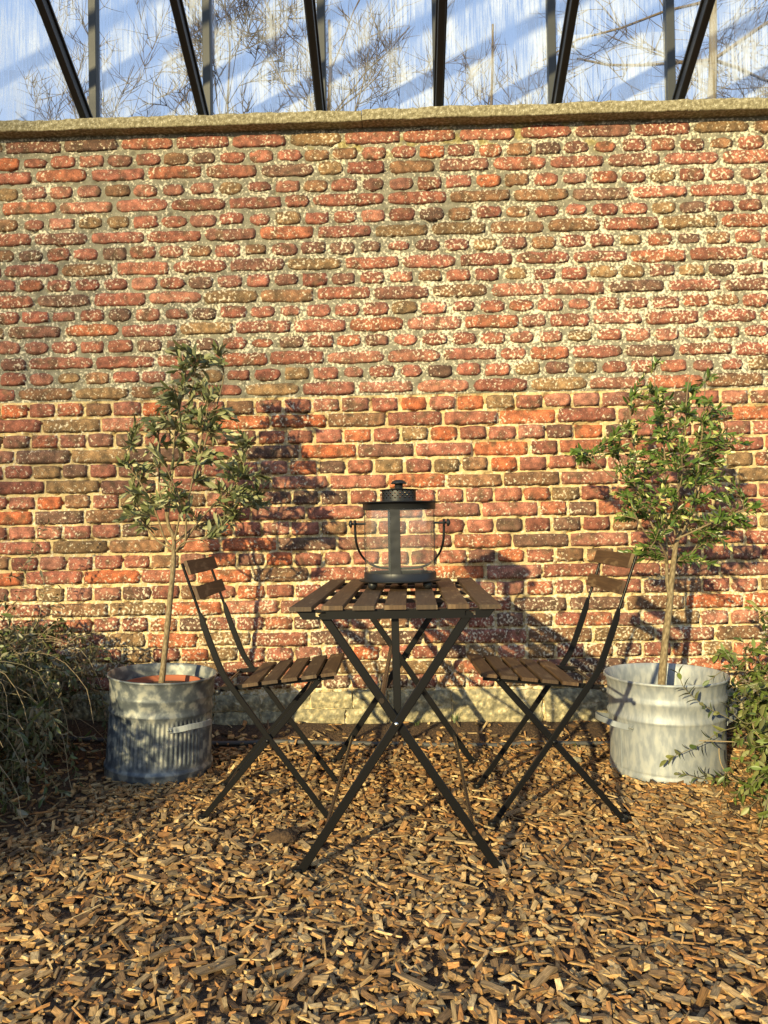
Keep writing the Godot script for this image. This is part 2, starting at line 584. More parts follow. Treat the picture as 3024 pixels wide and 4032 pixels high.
	for k in bricks.size():
		var b: Array = bricks[k]
		var vx := clampf(1.0 - maxf(absf(b[1] + 0.10) - 1.66, 0.0) * 20.0, 0.0, 1.0)
		order.append([b[2] * b[3] * (0.05 + vx), k])
	order.sort_custom(func(p, q): return p[0] > q[0])
	var own := {}
	for k in mini(300, order.size()): own[order[k][1]] = true
	var rest := MB.new()
	for k in bricks.size():
		var b: Array = bricks[k]
		var at := Vector3(b[1], b[5], b[4])
		if own.has(k):
			var mb := MB.new()
			brick_shape(mb, b, Vector3.ZERO, at)
			var o := put("brick", mb, M.brick, wall)
			o.position = at
		else:
			brick_shape(rest, b, at, at)
	var ro := put("smaller_bricks", rest, M.brick, wall)
	ro.set_meta("kind", "stuff")
	# --- stone footing
	rng.seed = 13
	var stones := [[1530, 1775, 2722, 2852], [1781, 2138, 2718, 2855], [2146, 2420, 2716, 2852], [2427, 2720, 2712, 2850], [2727, 3010, 2712, 2850], [3016, 3300, 2712, 2850], [3306, 3600, 2712, 2850],
		[1224, 1384, 2726, 2789], [1390, 1525, 2718, 2786], [1027, 1219, 2736, 2802], [850, 1022, 2740, 2802], [1145, 1359, 2794, 2860], [1364, 1525, 2790, 2854], [1178, 1359, 2864, 2940], [1366, 1548, 2858, 2936],
		[1554, 1800, 2862, 2930], [2010, 2240, 2862, 2930], [2246, 2500, 2858, 2930], [1027, 1140, 2806, 2877], [842, 1022, 2806, 2886], [560, 844, 2740, 2802], [540, 836, 2806, 2900], [240, 554, 2740, 2860], [-80, 234, 2740, 2860], [-400, -86, 2740, 2860], [880, 1172, 2890, 2960]]
	for s in stones:
		var a := px(s[0], s[2], 0.012)
		var b := px(s[1], s[3], 0.012)
		var mb := MB.new()
		stone_shape(mb, (b.x - a.x), (a.y - b.y), 0.10)
		var o := put("footing_stone", mb, M.stone, wall)
		o.position = Vector3((a.x + b.x) / 2, (a.y + b.y) / 2, rf(0.006, 0.020))
	# drain hole framed by two short stones under the footing
	var hole := MB.new()
	var hp := px(1963, 2874, 0.01)
	for q in [[-0.045, 0.0, 0.012, 0.07], [0.050, 0.0, 0.016, 0.06]]:
		hole.box(Transform3D(Basis(), hp + Vector3(q[0], q[1] - 0.005, 0.004)), Vector3(q[2], q[3], 0.05), 0.004)
	put("drain_jamb", hole, M.stone, wall)
	# --- coping: three concrete slabs, joints as in the photograph
	rng.seed = 14
	var cx := [-2.6, -0.155, 1.25, 2.6]
	for k in 3:
		var mb := MB.new()
		coping_shape(mb, cx[k] + (0.0015 if k > 0 else 0.0), cx[k + 1] - 0.0015, 2.672, 2.724)
		var o := put("coping_slab", mb, M.concrete, wall)
		o.position = Vector3(0, 0, [0.0, 0.006, 0.001][k])

func brick_shape(mb: MB, b: Array, off: Vector3, world: Vector3) -> void:
	var w: float = b[2]
	var h: float = b[3]
	var top: bool = b[0] <= 16
	var gx := 5 if b[6] else 9
	var gy := 4
	var base := mb.v.size()
	var rnd := rf(0.004, 0.013) if top else rf(0.001, 0.005)
	var jit := 0.0028 if top else 0.0018
	var bow := rf(-0.003, 0.003)
	for j in gy + 1:
		for i in gx + 1:
			var x := (float(i) / gx - 0.5) * w
			var y := (float(j) / gy - 0.5) * h
			var ex := (w * 0.5 - absf(x)) 
			var ey := (h * 0.5 - absf(y))
			var edge := i == 0 or j == 0 or i == gx or j == gy
			if edge:
				if ex < 0.004 and ey < h * 0.30:
					x -= signf(x) * rnd * (1.0 if ey < 0.004 else 0.30)
					y -= signf(y) * rnd * (0.55 if ey < 0.004 else 0.0)
				elif ey < 0.004 and ex < w * 0.30 and (i == 1 or i == gx - 1):
					y -= signf(y) * rnd * 0.22
			x += rf(-jit, jit)
			y += rf(-jit, jit) + bow * (1.0 - pow(2.0 * x / w, 2.0))
			var z := rf(-0.0010, 0.0012)
			if edge: z -= 0.0016 if top else 0.0012
			mb.vert(off + Vector3(x, y, z), Vector3(0, 0, 1), wall_uv(world.x + x, world.y + y))
	for j in gy:
		for i in gx:
			var k := base + j * (gx + 1) + i
			mb.quad(k, k + 1, k + gx + 2, k + gx + 1)
	# sides running back into the wall
	var ring := []
	for i in gx + 1: ring.append(base + i)
	for j in range(1, gy + 1): ring.append(base + j * (gx + 1) + gx)
	for i in range(gx - 1, -1, -1): ring.append(base + gy * (gx + 1) + i)
	for j in range(gy - 1, 0, -1): ring.append(base + j * (gx + 1))
	var s0 := mb.v.size()
	for k in ring:
		var p := mb.v[k]
		var d := (p - off); d.z = 0
		p.z = off.z - 0.035
		p += d.normalized() * 0.0008
		mb.vert(p, d.normalized(), mb.uv[k])
	var cnt := ring.size()
	for k in cnt:
		var a: int = ring[k]
		var c: int = ring[(k + 1) % cnt]
		var d1 := (mb.v[a] + mb.v[c]) * 0.5 - off; d1.z = 0
		# orientation decided from the outward direction
		var g := (mb.v[c] - mb.v[a]).cross(mb.v[s0 + k] - mb.v[a])
		if g.dot(d1) > 0.0:
			mb.i.append_array(PackedInt32Array([a, s0 + k, c, c, s0 + k, s0 + (k + 1) % cnt]))
		else:
			mb.i.append_array(PackedInt32Array([a, c, s0 + k, c, s0 + (k + 1) % cnt, s0 + k]))
	# smooth normals for this brick only
	var acc := {}
	for k in range(base, mb.v.size()): acc[k] = Vector3.ZERO
	var from := mb.i.size() - (gx * gy * 6 + cnt * 6)
	for k in range(from, mb.i.size(), 3):
		var g := (mb.v[mb.i[k + 2]] - mb.v[mb.i[k]]).cross(mb.v[mb.i[k + 1]] - mb.v[mb.i[k]])
		for q in 3: acc[mb.i[k + q]] += g
	for k in acc: mb.n[k] = acc[k].normalized()

func stone_shape(mb: MB, w: float, h: float, d: float) -> void:
	var gx := maxi(4, int(w / 0.035))
	var gy := maxi(3, int(h / 0.03))
	var ph := rf(0, 100)
	var nz := noise(131, 16.0, 3)
	for j in gy + 1:
		for i in gx + 1:
			var x := (float(i) / gx - 0.5) * w
			var y := (float(j) / gy - 0.5) * h
			var edge := i == 0 or j == 0 or i == gx or j == gy
			var z := 0.010 * nz.get_noise_2d(x + ph, y) + 0.004 * nz.get_noise_2d(x * 3 + ph, y * 3)
			if edge:
				z -= 0.010
				x += rf(-0.005, 0.004) * signf(x)
				y += rf(-0.005, 0.004) * signf(y)
			mb.vert(Vector3(x, y, z), Vector3(0, 0, 1))
	for j in gy:
		for i in gx:
			var k := j * (gx + 1) + i
			mb.quad(k, k + 1, k + gx + 2, k + gx + 1)
	mb.smooth()
	var ring := []
	for i in gx: ring.append(i)
	for j in gy: ring.append(j * (gx + 1) + gx)
	for i in range(gx, 0, -1): ring.append(gy * (gx + 1) + i)
	for j in range(gy, 0, -1): ring.append(j * (gx + 1))
	for k in ring.size():
		var a: Vector3 = mb.v[ring[k]]
		var c: Vector3 = mb.v[ring[(k + 1) % ring.size()]]
		mb.face([c, a, Vector3(a.x, a.y, -d), Vector3(c.x, c.y, -d)])

func coping_shape(mb: MB, x0: float, x1: float, y0: float, y1: float) -> void:
	# worn concrete slab: profile swept along x with uneven edges
	var prof := [[-0.30, y0], [0.056, y0], [0.062, y0 + 0.002], [0.0655, y0 + 0.007], [0.066, y1 - 0.008], [0.061, y1 - 0.002], [0.04, y1], [-0.30, y1 + 0.006]]
	var m := int((x1 - x0) / 0.02)
	var nz := noise(141, 9.0, 4)
	var base := mb.v.size()
	for k in m + 1:
		var x := lerpf(x0, x1, float(k) / m)
		for j in prof.size():
			var e := 0.0035 * nz.get_noise_2d(x * 2.0, j * 3.1) + 0.005 * nz.get_noise_2d(x * 0.3, 7.0)
			if j in [3, 4, 5] : e += 0.003 * nz.get_noise_2d(x * 6.0, j * 1.0)
			mb.vert(Vector3(x, prof[j][1] + (e if j < 6 and j > 1 else 0.003 * nz.get_noise_2d(x, 3.0)), prof[j][0] + (e * 0.8 if j > 0 and j < 7 else 0.0)), Vector3(0, [-1, -1, -0.7, -0.3, 0.3, 0.7, 1, 1][j], [0, 0, 0.7, 1, 1, 0.7, 0.2, 0][j]).normalized())
	for k in m:
		for j in prof.size() - 1:
			var a := base + k * prof.size() + j
			mb.quad(a, a + 1, a + prof.size() + 1, a + prof.size())
	mb.smooth()
	for e in 2:
		var ps := []
		for j in prof.size(): ps.append(mb.v[base + (0 if e == 0 else m) * prof.size() + j])
		var nn := Vector3(-1 if e == 0 else 1, 0, 0)
		var ids := []
		for p in ps: ids.append(mb.vert(p, nn))
		for j in range(1, ps.size() - 1): mb.tri(ids[0], ids[j], ids[j + 1])

# ------------------------------------------------------------------ glazing above the wall
func build_glazing() -> void:
	var gh := thing("greenhouse_glazing", "glazing above the brick wall with black sloping bars and misted panes", "greenhouse", Vector3(0, 2.73, -0.10))
	var xs := [-2.45, -1.922, -1.395, -0.868, -0.341, 0.184, 0.705, 1.237, 1.764, 2.29]
	for x in xs:
		var mb := MB.new()
		mb.box(Transform3D(Basis(), Vector3(x, 1.6, 0.0)), Vector3(0.036, 3.2, 0.05), 0.003)
		put("upright_bar", mb, M.bar_grey, gh)
		var rb := MB.new()
		var d := Vector3(0, sin(0.530), cos(0.530))
		var p := PackedVector3Array([Vector3(x, -0.02, 0.035), Vector3(x, -0.02, 0.035) + d * 4.6])
		rb.bar(p, Vector3(1, 0, 0), 0.052, 0.030, 0.003)
		var p2 := PackedVector3Array([Vector3(x, 0.012, 0.035), Vector3(x, 0.012, 0.035) + d * 4.6])
		rb.bar(p2, Vector3(1, 0, 0), 0.012, 0.046, 0.002)
		put("sloping_bar", rb, M.bar_black, gh)
	# misted glass: droplets that ran down, on real panes
	for variant in 3:
		var S := 384
		var n1 := noise(201 + variant, 0.05, 4)
		var n2 := noise(211 + variant, 0.012, 3)
		var n3 := noise(221 + variant, 0.35, 2)
		var data := PackedByteArray(); data.resize(S * S * 4)
		for y in S:
			for x in S:
				var streak := n1.get_noise_2d(x * 4.0, y * 0.30 + 6.0 * n2.get_noise_2d(x * 3.0, y * 0.5))
				var patch := n2.get_noise_2d(x * 1.0, y * 0.7)
				var drop := n3.get_noise_2d(x, y * 0.6)
				var a := 0.24 + 0.20 * streak + 0.36 * patch + 0.08 * drop
				if streak < -0.20: a -= 0.12
				var k := (y * S + x) * 4
				data[k] = 226; data[k + 1] = 234; data[k + 2] = 246
				data[k + 3] = int(clampf(a, 0.04, 0.62) * 255)
		var gm := std(Color(1, 1, 1, 1), 0.18)
		gm.albedo_texture = ImageTexture.create_from_image(Image.create_from_data(S, S, false, Image.FORMAT_RGBA8, data))
		gm.transparency = BaseMaterial3D.TRANSPARENCY_ALPHA
		gm.cull_mode = BaseMaterial3D.CULL_DISABLED
		M["mist%d" % variant] = gm
	for k in xs.size() - 1:
		var mb := MB.new()
		var x0: float = xs[k] + 0.016
		var x1: float = xs[k + 1] - 0.016
		var ids := []
		for q in [[x0, -0.02, 0, 1], [x1, -0.02, 1, 1], [x1, 3.2, 1, 0], [x0, 3.2, 0, 0]]:
			ids.append(mb.vert(Vector3(q[0], q[1], -0.006), Vector3(0, 0, 1), Vector2(q[2] * 0.62 + 0.37 * k, q[3] * 2.0 + 0.21 * k)))
		mb.quad(ids[0], ids[1], ids[2], ids[3])
		put("glass_pane", mb, M["mist%d" % (k % 3)], gh)

# ------------------------------------------------------------------ bare trees beyond the glass
func grow(mb: MB, p: Vector3, d: Vector3, length: float, r: float, depth: int, up: float) -> void:
	var pts := PackedVector3Array([p])
	var rad := [r]
	var n := 4 if depth > 0 else 3
	var dd := d
	for k in n:
		dd = (dd + Vector3(rf(-0.22, 0.22), rf(-0.16, 0.16) + up, rf(-0.22, 0.22))).normalized()
		pts.append(pts[pts.size() - 1] + dd * (length / n))
		rad.append(lerpf(r, r * (0.55 if depth > 0 else 0.35), float(k + 1) / n))
	mb.tube(pts, rad, 5 if depth > 2 else 3, false)
	if depth <= 0: return
	var kids := 4 if depth > 1 else 5
	for k in kids:
		var t := rf(0.25, 1.0)
		var at := pts[int(t * n)]
		var ax := Vector3(rf(-1, 1), rf(-0.5, 0.8), rf(-1, 1)).normalized()
		var nd := (dd * 0.75 + ax * rf(0.55, 1.0)).normalized()
		grow(mb, at, nd, length * rf(0.48, 0.72), maxf(rad[int(t * n)] * rf(0.4, 0.6), 0.0042), depth - 1, up)

func build_bare_trees() -> void:
	rng.seed = 301
	var list := [
		["bare young tree with fine upright twigs behind the first misted panes", -3.6, -5.5, 6.0, 0.05, 0.05],
		["leafless pale-stemmed sapling standing close behind the misted glass", -1.35, -2.8, 5.2, 0.022, 0.03],
		["leafless bushy tree with a spray of brown twigs behind the middle panes", -0.7, -5.0, 6.4, 0.06, 0.06],
		["leafless thin-stemmed tree between the twiggy bush and the mossy trunk", 0.9, -5.4, 6.6, 0.05, 0.05],
		["large leafless tree with a thick mossy trunk and long level boughs", 2.95, -4.2, 7.2, 0.095, 0.0],
		["leafless tree of tangled grey twigs right of the mossy trunk", 4.8, -6.5, 7.0, 0.06, 0.04]]
	list.append(["leafless tree standing outside in front of the low sun", -7.6, 9.0, 7.4, 0.08, 0.02])
	for k in list.size():
		var a: Array = list[k]
		var t := thing("bare_tree", a[0], "tree", Vector3(a[1], 0, a[2]), 0.0, "bare trees beyond the glass")
		var tm := MB.new()
		var h: float = a[3]
		var pts := PackedVector3Array()
		var rad := []
		var lean := Vector3(rf(-0.1, 0.1), 0, rf(-0.05, 0.05))
		for j in 13:
			var s := j / 12.0
			pts.append(Vector3(0, s * h, 0) + lean * s * s * h * 0.5 + Vector3(rf(-0.03, 0.03), 0, rf(-0.03, 0.03)))
			rad.append(lerpf(a[4], a[4] * 0.25, s))
		tm.tube(pts, rad, 8, false)
		put("trunk", tm, M.tree_bark if k == 4 else M.twig_bare, t)
		var bm := MB.new()
		var limbs := 17
		for j in limbs:
			var s := rf(0.42, 0.98)
			var at := pts[int(s * 12)]
			var ang := rf(0, TAU)
			var rise := rf(0.35, 1.1) if k != 4 else rf(-0.12, 0.35)
			if k == 4 and j < 6: ang = PI + rf(-0.4, 0.4)
			if k == 6 and j < 11: ang = rf(-0.5, 0.5)
			grow(bm, at, Vector3(cos(ang), rise, sin(ang) * 0.7).normalized(), rf(1.0, 1.7) * (1.3 if k == 4 else 1.9 if k == 6 else 0.85) * (0.7 if k == 1 else 1.0), rad[int(s * 12)] * 0.42, 3, a[5])
		put("branches", bm, M.twig_bare, t)

# ------------------------------------------------------------------ ground and mulch
var gnoise: FastNoiseLite
func ground_y(x: float, z: float) -> float:
	var y := 0.010 * gnoise.get_noise_2d(x, z) - 0.008
	y += 0.055 * smoothstep(0.26, 0.02, z)
	y += 0.03 * smoothstep(-1.05, -1.5, x) * smoothstep(1.6, 0.8, z)
	return y

func axis_steps(lo: float, hi: float, step: float, far: float) -> PackedFloat32Array:
	var out := PackedFloat32Array()
	for k in [far, far * 0.3, far * 0.1, 3.5]:
		out.append(lo - k)
	var n := int((hi - lo) / step)
	for k in n + 1: out.append(lerpf(lo, hi, float(k) / n))
	for k in [3.5, far * 0.1, far * 0.3, far]:
		out.append(hi + k)
	return out

func build_ground() -> void:
	gnoise = noise(401, 2.2, 3)
	var xs: PackedFloat32Array = axis_steps(-2.6, 2.4, 0.04, 80.0)
	var zs: PackedFloat32Array = axis_steps(-0.02, 3.6, 0.035, 80.0)
	var mb := MB.new()
	for z in zs:
		for x in xs:
			var y := ground_y(x, z) if z > -0.05 and z < 4.0 and absf(x) < 3.0 else -0.01
			mb.vert(Vector3(x, y, z), Vector3.UP, Vector2(x, z))
	for j in zs.size() - 1:
		for i in xs.size() - 1:
			var k := j * xs.size() + i
			mb.quad(k, k + 1, k + xs.size() + 1, k + xs.size())
	mb.smooth()
	var g := put("ground", mb, M.soil)
	g.set_meta("kind", "structure")
	g.set_meta("label", "dark brown soil under the wood chip mulch")

func chip_mesh(kind: int) -> ArrayMesh:
	var mb := MB.new()
	var L: float = [0.030, 0.042, 0.055, 0.024, 0.075][kind]
	var W: float = [0.014, 0.013, 0.009, 0.016, 0.0045][kind]
	var H: float = [0.006, 0.0050, 0.0045, 0.009, 0.0035][kind]
	var c := []
	for sy in [0, 1]:
		for q in [[-1, -1], [1, -1], [1, 1], [-1, 1]]:
			c.append(Vector3(q[0] * L * 0.5 * rf(0.72, 1.05), (sy - 0.5) * H * rf(0.5, 1.2), q[1] * W * 0.5 * rf(0.6, 1.05)))
	# a little point at one end: split that end face
	var bend := rf(-0.1, 0.1)
	for k in 8: c[k].y += bend * c[k].x * c[k].x / L
	var quads := [[3, 2, 1, 0], [4, 5, 6, 7], [0, 1, 5, 4], [1, 2, 6, 5], [2, 3, 7, 6], [3, 0, 4, 7]]
	for q in quads:
		var nn: Vector3 = (c[q[1]] - c[q[0]]).cross(c[q[2]] - c[q[0]]).normalized()
		var mid: Vector3 = (c[q[0]] + c[q[1]] + c[q[2]] + c[q[3]]) * 0.25
		if nn.dot(mid) < 0: nn = -nn
		var ids := []
		for k in q: ids.append(mb.vert(c[k], nn, Vector2(c[k].x, c[k].z + c[k].y)))
		mb.quad(ids[0], ids[1], ids[2], ids[3])
	return mb.mesh(M.chip)

const CHIP_COLORS := [[0.40, 0.235, 0.105], [0.50, 0.33, 0.165], [0.58, 0.43, 0.25], [0.30, 0.165, 0.070], [0.22, 0.125, 0.060], [0.40, 0.20, 0.080], [0.26, 0.19, 0.115], [0.15, 0.095, 0.055], [0.46, 0.29, 0.14], [0.34, 0.25, 0.15]]

func chip_color() -> Color:
	var c: Array = CHIP_COLORS[rng.randi() % CHIP_COLORS.size()]
	var s := rf(0.95, 1.65)
	return Color(c[0] * s * 1.08, c[1] * s * 1.06, c[2] * s * 0.92)

func chip_density(x: float, z: float) -> float:
	var d := smoothstep(0.10, 0.30, z) * 0.9 + 0.08
	d *= 1.0 - 0.8 * smoothstep(-0.95, -1.25, x - 0.08 * gnoise.get_noise_2d(z * 3, 5)) * smoothstep(1.25, 0.95, z)
	return d

func build_mulch() -> void:
	rng.seed = 411
	var bed := Node3D.new()
	bed.name = "wood_chip_mulch"
	add_child(bed)
	tag(bed, "loose tan and brown wood chip mulch covering the ground", "mulch")
	bed.set_meta("kind", "stuff")
	var share := [12000, 12000, 9000, 9000, 3200]
	for kind in 5:
		for variant in 2:
			var mesh := chip_mesh(kind)
			var xf := []
			var cols := []
			var n: int = share[kind] / 2
			for k in n:
				var x := rf(-2.5, 2.3)
				var z := rf(0.03, 3.5) if rng.randf() < 0.4 else rf(0.03, 2.1)
				if rng.randf() > chip_density(x, z): continue
				var tilt := rf(-0.22, 0.22) if rng.randf() < 0.8 else rf(-0.9, 0.9)
				var b := Basis(Vector3.UP, rf(0, TAU)) * Basis(Vector3(0, 0, 1), tilt * (0.6 if kind == 4 else 1.0)) * Basis(Vector3(1, 0, 0), rf(-0.4, 0.4))
				var s := rf(0.5, 1.25)
				b = b * Basis.from_scale(Vector3(s, rf(0.7, 1.4), s * rf(0.7, 1.3)))
				xf.append(Transform3D(b, Vector3(x, ground_y(x, z) + rf(0.000, 0.016), z)))
				cols.append(chip_color())
			put_many("chip_layer", mesh, xf, cols, bed)
	# bigger pieces one could pick up
	rng.seed = 412
	var meshes := []
	for k in 8: meshes.append(chip_mesh([0, 1, 3, 2, 0, 1, 3, 1][k]))
	var spots := [[2115, 3420, 2.4, 0.2], [2480, 3400, 2.0, 1.0], [700, 3340, 2.3, 0.1], [935, 3345, 2.2, 2.2], [560, 3470, 3.4, 2.7], [850, 3835, 3.0, 0.7], [1830, 3640, 3.6, 0.25], [1760, 3320, 2.0, 2.9], [2065, 3180, 1.8, 0.9], [2140, 3860, 2.6, 0.8], [2300, 3470, 1.7, 0.1], [1630, 3880, 2.4, 2.4]]
	for k in 72:
		var p: Vector3
		var s: float
		var a: float
		if k < spots.size():
			var q: Array = spots[k]
			var d := cam_basis * Vector3((q[0] - 1512.0) / F, -(q[1] - 2016.0) / F, -1.0)
			p = Vector3(0, CAM_H, WALL_CAM) + d * (-CAM_H / d.y)
			s = q[2] * 0.8; a = q[3]
		else:
			p = Vector3(rf(-0.85, 0.9), 0, rf(0.5, 2.0))
			s = rf(1.2, 1.75); a = rf(0, TAU)
		var o := put_mesh("wood_chip", meshes[k % 8])
		o.position = Vector3(p.x, ground_y(p.x, p.z) + 0.017, p.z)
		o.basis = Basis(Vector3.UP, a) * Basis(Vector3(0, 0, 1), rf(-0.15, 0.15)) * Basis(Vector3(1, 0, 0), rf(-0.2, 0.2)) * Basis.from_scale(Vector3(s, rf(0.9, 1.6), s))
		var c := chip_color().lerp(Color(0.52, 0.37, 0.2), 0.5)
		var mm: StandardMaterial3D = M.chip.duplicate()
		mm.vertex_color_use_as_albedo = false
		mm.albedo_color = c.linear_to_srgb()
		o.material_override = mm
		tag(o, ["large loose blocky wood chip lying on top of the mulch", "large loose flat wood chip lying on top of the mulch", "large loose thick short wood chip lying on the mulch", "large loose narrow wood splinter lying on the mulch"][[0, 1, 2, 3, 0, 1, 2, 1][k % 8]], "wood chip", "large wood chips on the mulch")

# ------------------------------------------------------------------ furniture
func slat(mb: MB, a: Vector3, b: Vector3, up: Vector3, w: float, t: float) -> void:
	# plank from a to b (centre of its top face), slightly uneven, grain runs along it
	var d := (b - a).normalized()
	var s := d.cross(up).normalized()
	var n := s.cross(d).normalized()
	var u0 := rf(0, 3)
	var m := 6
	var bev := 0.0016
	var ring0 := []
	var prev := []
	for k in m + 1:
		var f := float(k) / m
		var c := a.lerp(b, f)
		var hw := w * 0.5 + rf(-0.0005, 0.0005)
		var pts := [c - s * (hw - bev), c + s * (hw - bev), c + s * hw - n * bev, c + s * hw - n * t, c - s * hw - n * t, c - s * hw - n * bev]
		if k > 0:
			for j in 6:
				var q := [prev[j], prev[(j + 1) % 6], pts[(j + 1) % 6], pts[j]]
				var nn: Vector3 = (q[1] - q[0]).cross(q[3] - q[0]).normalized()
				var mid: Vector3 = (q[0] + q[1] + q[2] + q[3]) * 0.25 - (c - n * t * 0.5)
				if nn.dot(mid - d * d.dot(mid)) < 0: nn = -nn
				var ids := []
				for e in 4:
					var p: Vector3 = q[e]
					ids.append(mb.vert(p, nn, Vector2(u0 + s.dot(p) + n.dot(p), u0 + d.dot(p))))
				mb.quad(ids[0], ids[1], ids[2], ids[3])
		if k == 0 or k == m:
			var nn := -d if k == 0 else d
			var ids := []
			for p in pts: ids.append(mb.vert(p, nn, Vector2(u0 + s.dot(p), u0 + n.dot(p) * 0.3)))
			for j in range(1, 5): mb.tri(ids[0], ids[j], ids[j + 1])
		prev = pts

func rod(parent: Node, called: String, a: Vector3, b: Vector3, r: float, m: Material) -> MeshInstance3D:
	var mb := MB.new()
	mb.tube(PackedVector3Array([a, b]), r, 10)
	return put(called, mb, m, parent)

func bolt(parent: Node, at: Vector3, dir: Vector3, r: float, m: Material) -> void:
	var mb := MB.new()
	var prof := [[0.0001, -0.004], [r, -0.004], [r, 0.0], [r * 0.85, r * 0.35], [r * 0.45, r * 0.6], [0.0001, r * 0.66]]
	var y := dir.normalized()
	var x := y.cross(Vector3(0.3, 1, 0.2)).normalized()
	mb.lathe(prof, 12, Transform3D(Basis(x, y, x.cross(y)), at))
	put("bolt", mb, m, parent)

func foot_cap(parent: Node, at: Vector3) -> void:
	var mb := MB.new()
	mb.lathe([[0.0001, 0.0], [0.0135, 0.0], [0.0145, 0.003], [0.0145, 0.013], [0.012, 0.016], [0.0001, 0.016]], 14, Transform3D(Basis(), at))
	put("foot_cap", mb, M.black, parent)

func build_table() -> void:
	rng.seed = 501
	var t := thing("folding_table", "folding garden table with brown slatted top and crossed black legs", "table", Vector3(-0.022, 0, 0.883), -0.011)
	var W := 0.275
	var D := 0.498
	for k in 7:
		var x := -W + 0.0285 + k * (2 * W - 0.057) / 6.0
		var mb := MB.new()
		var e := rf(-0.004, 0.004)
		slat(mb, Vector3(x, 0.70 + rf(-0.0008, 0.0008), D + e), Vector3(x + rf(-0.002, 0.002), 0.70, -D + e), Vector3.UP, 0.0565, 0.0115)
		put("tabletop_slat", mb, M.slat if k % 2 == 0 else M.slat2, t)
	# angle-iron beams with slanted ends under the slats, near and far
	for sg in [1.0, -1.0]:
		var mb := MB.new()
		var z: float = sg * (D - 0.014)
		var xa := 0.262
		var xb := 0.243
		var y1 := 0.6885
		var y0 := 0.664
		var zi: float = z - sg * 0.003
		var hole := 0.0065
		# front plate with a slot near each end
		var cols := [-xa, -0.209, -0.182, 0.182, 0.209, xa]
		for c in 5:
			var slot: bool = c == 1 or c == 3
			var x0: float = cols[c]
			var x1: float = cols[c + 1]
			var b0: float = -xb if c == 0 else x0
			var b1: float = xb if c == 4 else x1
			for zz in [[z, sg], [zi, -sg]]:
				var strips := [[y0, 0.6705], [0.6835, y1]] if slot else [[y0, y1]]
				for st in strips:
					var f0: float = (st[0] - y0) / (y1 - y0)
					var f1: float = (st[1] - y0) / (y1 - y0)
					var ps := [Vector3(lerpf(b0, x0, f0), st[0], zz[0]), Vector3(lerpf(b1, x1, f0), st[0], zz[0]), Vector3(lerpf(b1, x1, f1), st[1], zz[0]), Vector3(lerpf(b0, x0, f1), st[1], zz[0])]
					if zz[1] < 0: ps.reverse()
					mb.face(ps)
		mb.box(Transform3D(Basis(), Vector3(0, y0 + 0.0015, z - sg * 0.014)), Vector3(xb * 2, 0.003, 0.025))
		mb.box(Transform3D(Basis(), Vector3(0, y1 - 0.0018, z - sg * 0.014)), Vector3(xa * 2 - 0.01, 0.003, 0.025))
		put("end_beam", mb, M.black, t)
	for zc in [0.19, -0.06, -0.32]:
		var mb := MB.new()
		slat(mb, Vector3(-0.235, 0.6884, zc), Vector3(0.235, 0.6884, zc), Vector3.UP, 0.022, 0.012)
		put("cross_lath", mb, M.slat, t)
	# crossed legs, front pair and back pair
	for sg in [1.0, -1.0]:
		var z: float = sg * (D - 0.024)
		for s in [-1.0, 1.0]:
			var zz: float = z - sg * (0.0 if s > 0 else 0.013)
			var mb := MB.new()
			var top := Vector3(s * 0.196, 0.680, zz)
			var low := Vector3(-s * 0.252, 0.016, zz)
			var path := PackedVector3Array([top, low, low + Vector3(-s * 0.012, -0.011, 0)])
			mb.bar(path, Vector3(0, 0, 1), 0.0225, 0.010, 0.002)
			put("leg", mb, M.black, t)
			foot_cap(t, low + Vector3(-s * 0.017, -0.018, 0))
		bolt(t, Vector3(-0.002, 0.389, z + sg * 0.007), Vector3(0, 0, sg), 0.0062, M.steel)
	# hanging strut from the middle of the near beam, and the long rods that join front and back legs
	var sm := MB.new()
	sm.bar(PackedVector3Array([Vector3(-0.002, 0.676, D - 0.055), Vector3(0.001, 0.408, D - 0.045)]), Vector3(0, 0, 1), 0.0205, 0.006, 0.001)
	put("centre_strut", sm, M.black, t)
	for s in [-1.0, 1.0]:
		rod(t, "stretcher_rod", Vector3(s * 0.196, 0.100, D - 0.03), Vector3(s * 0.196, 0.100, -D + 0.03), 0.0058, M.rod)
	rod(t, "stretcher_rod", Vector3(-0.040, 0.447, D - 0.03), Vector3(-0.040, 0.447, -D + 0.03), 0.0075, M.rod)

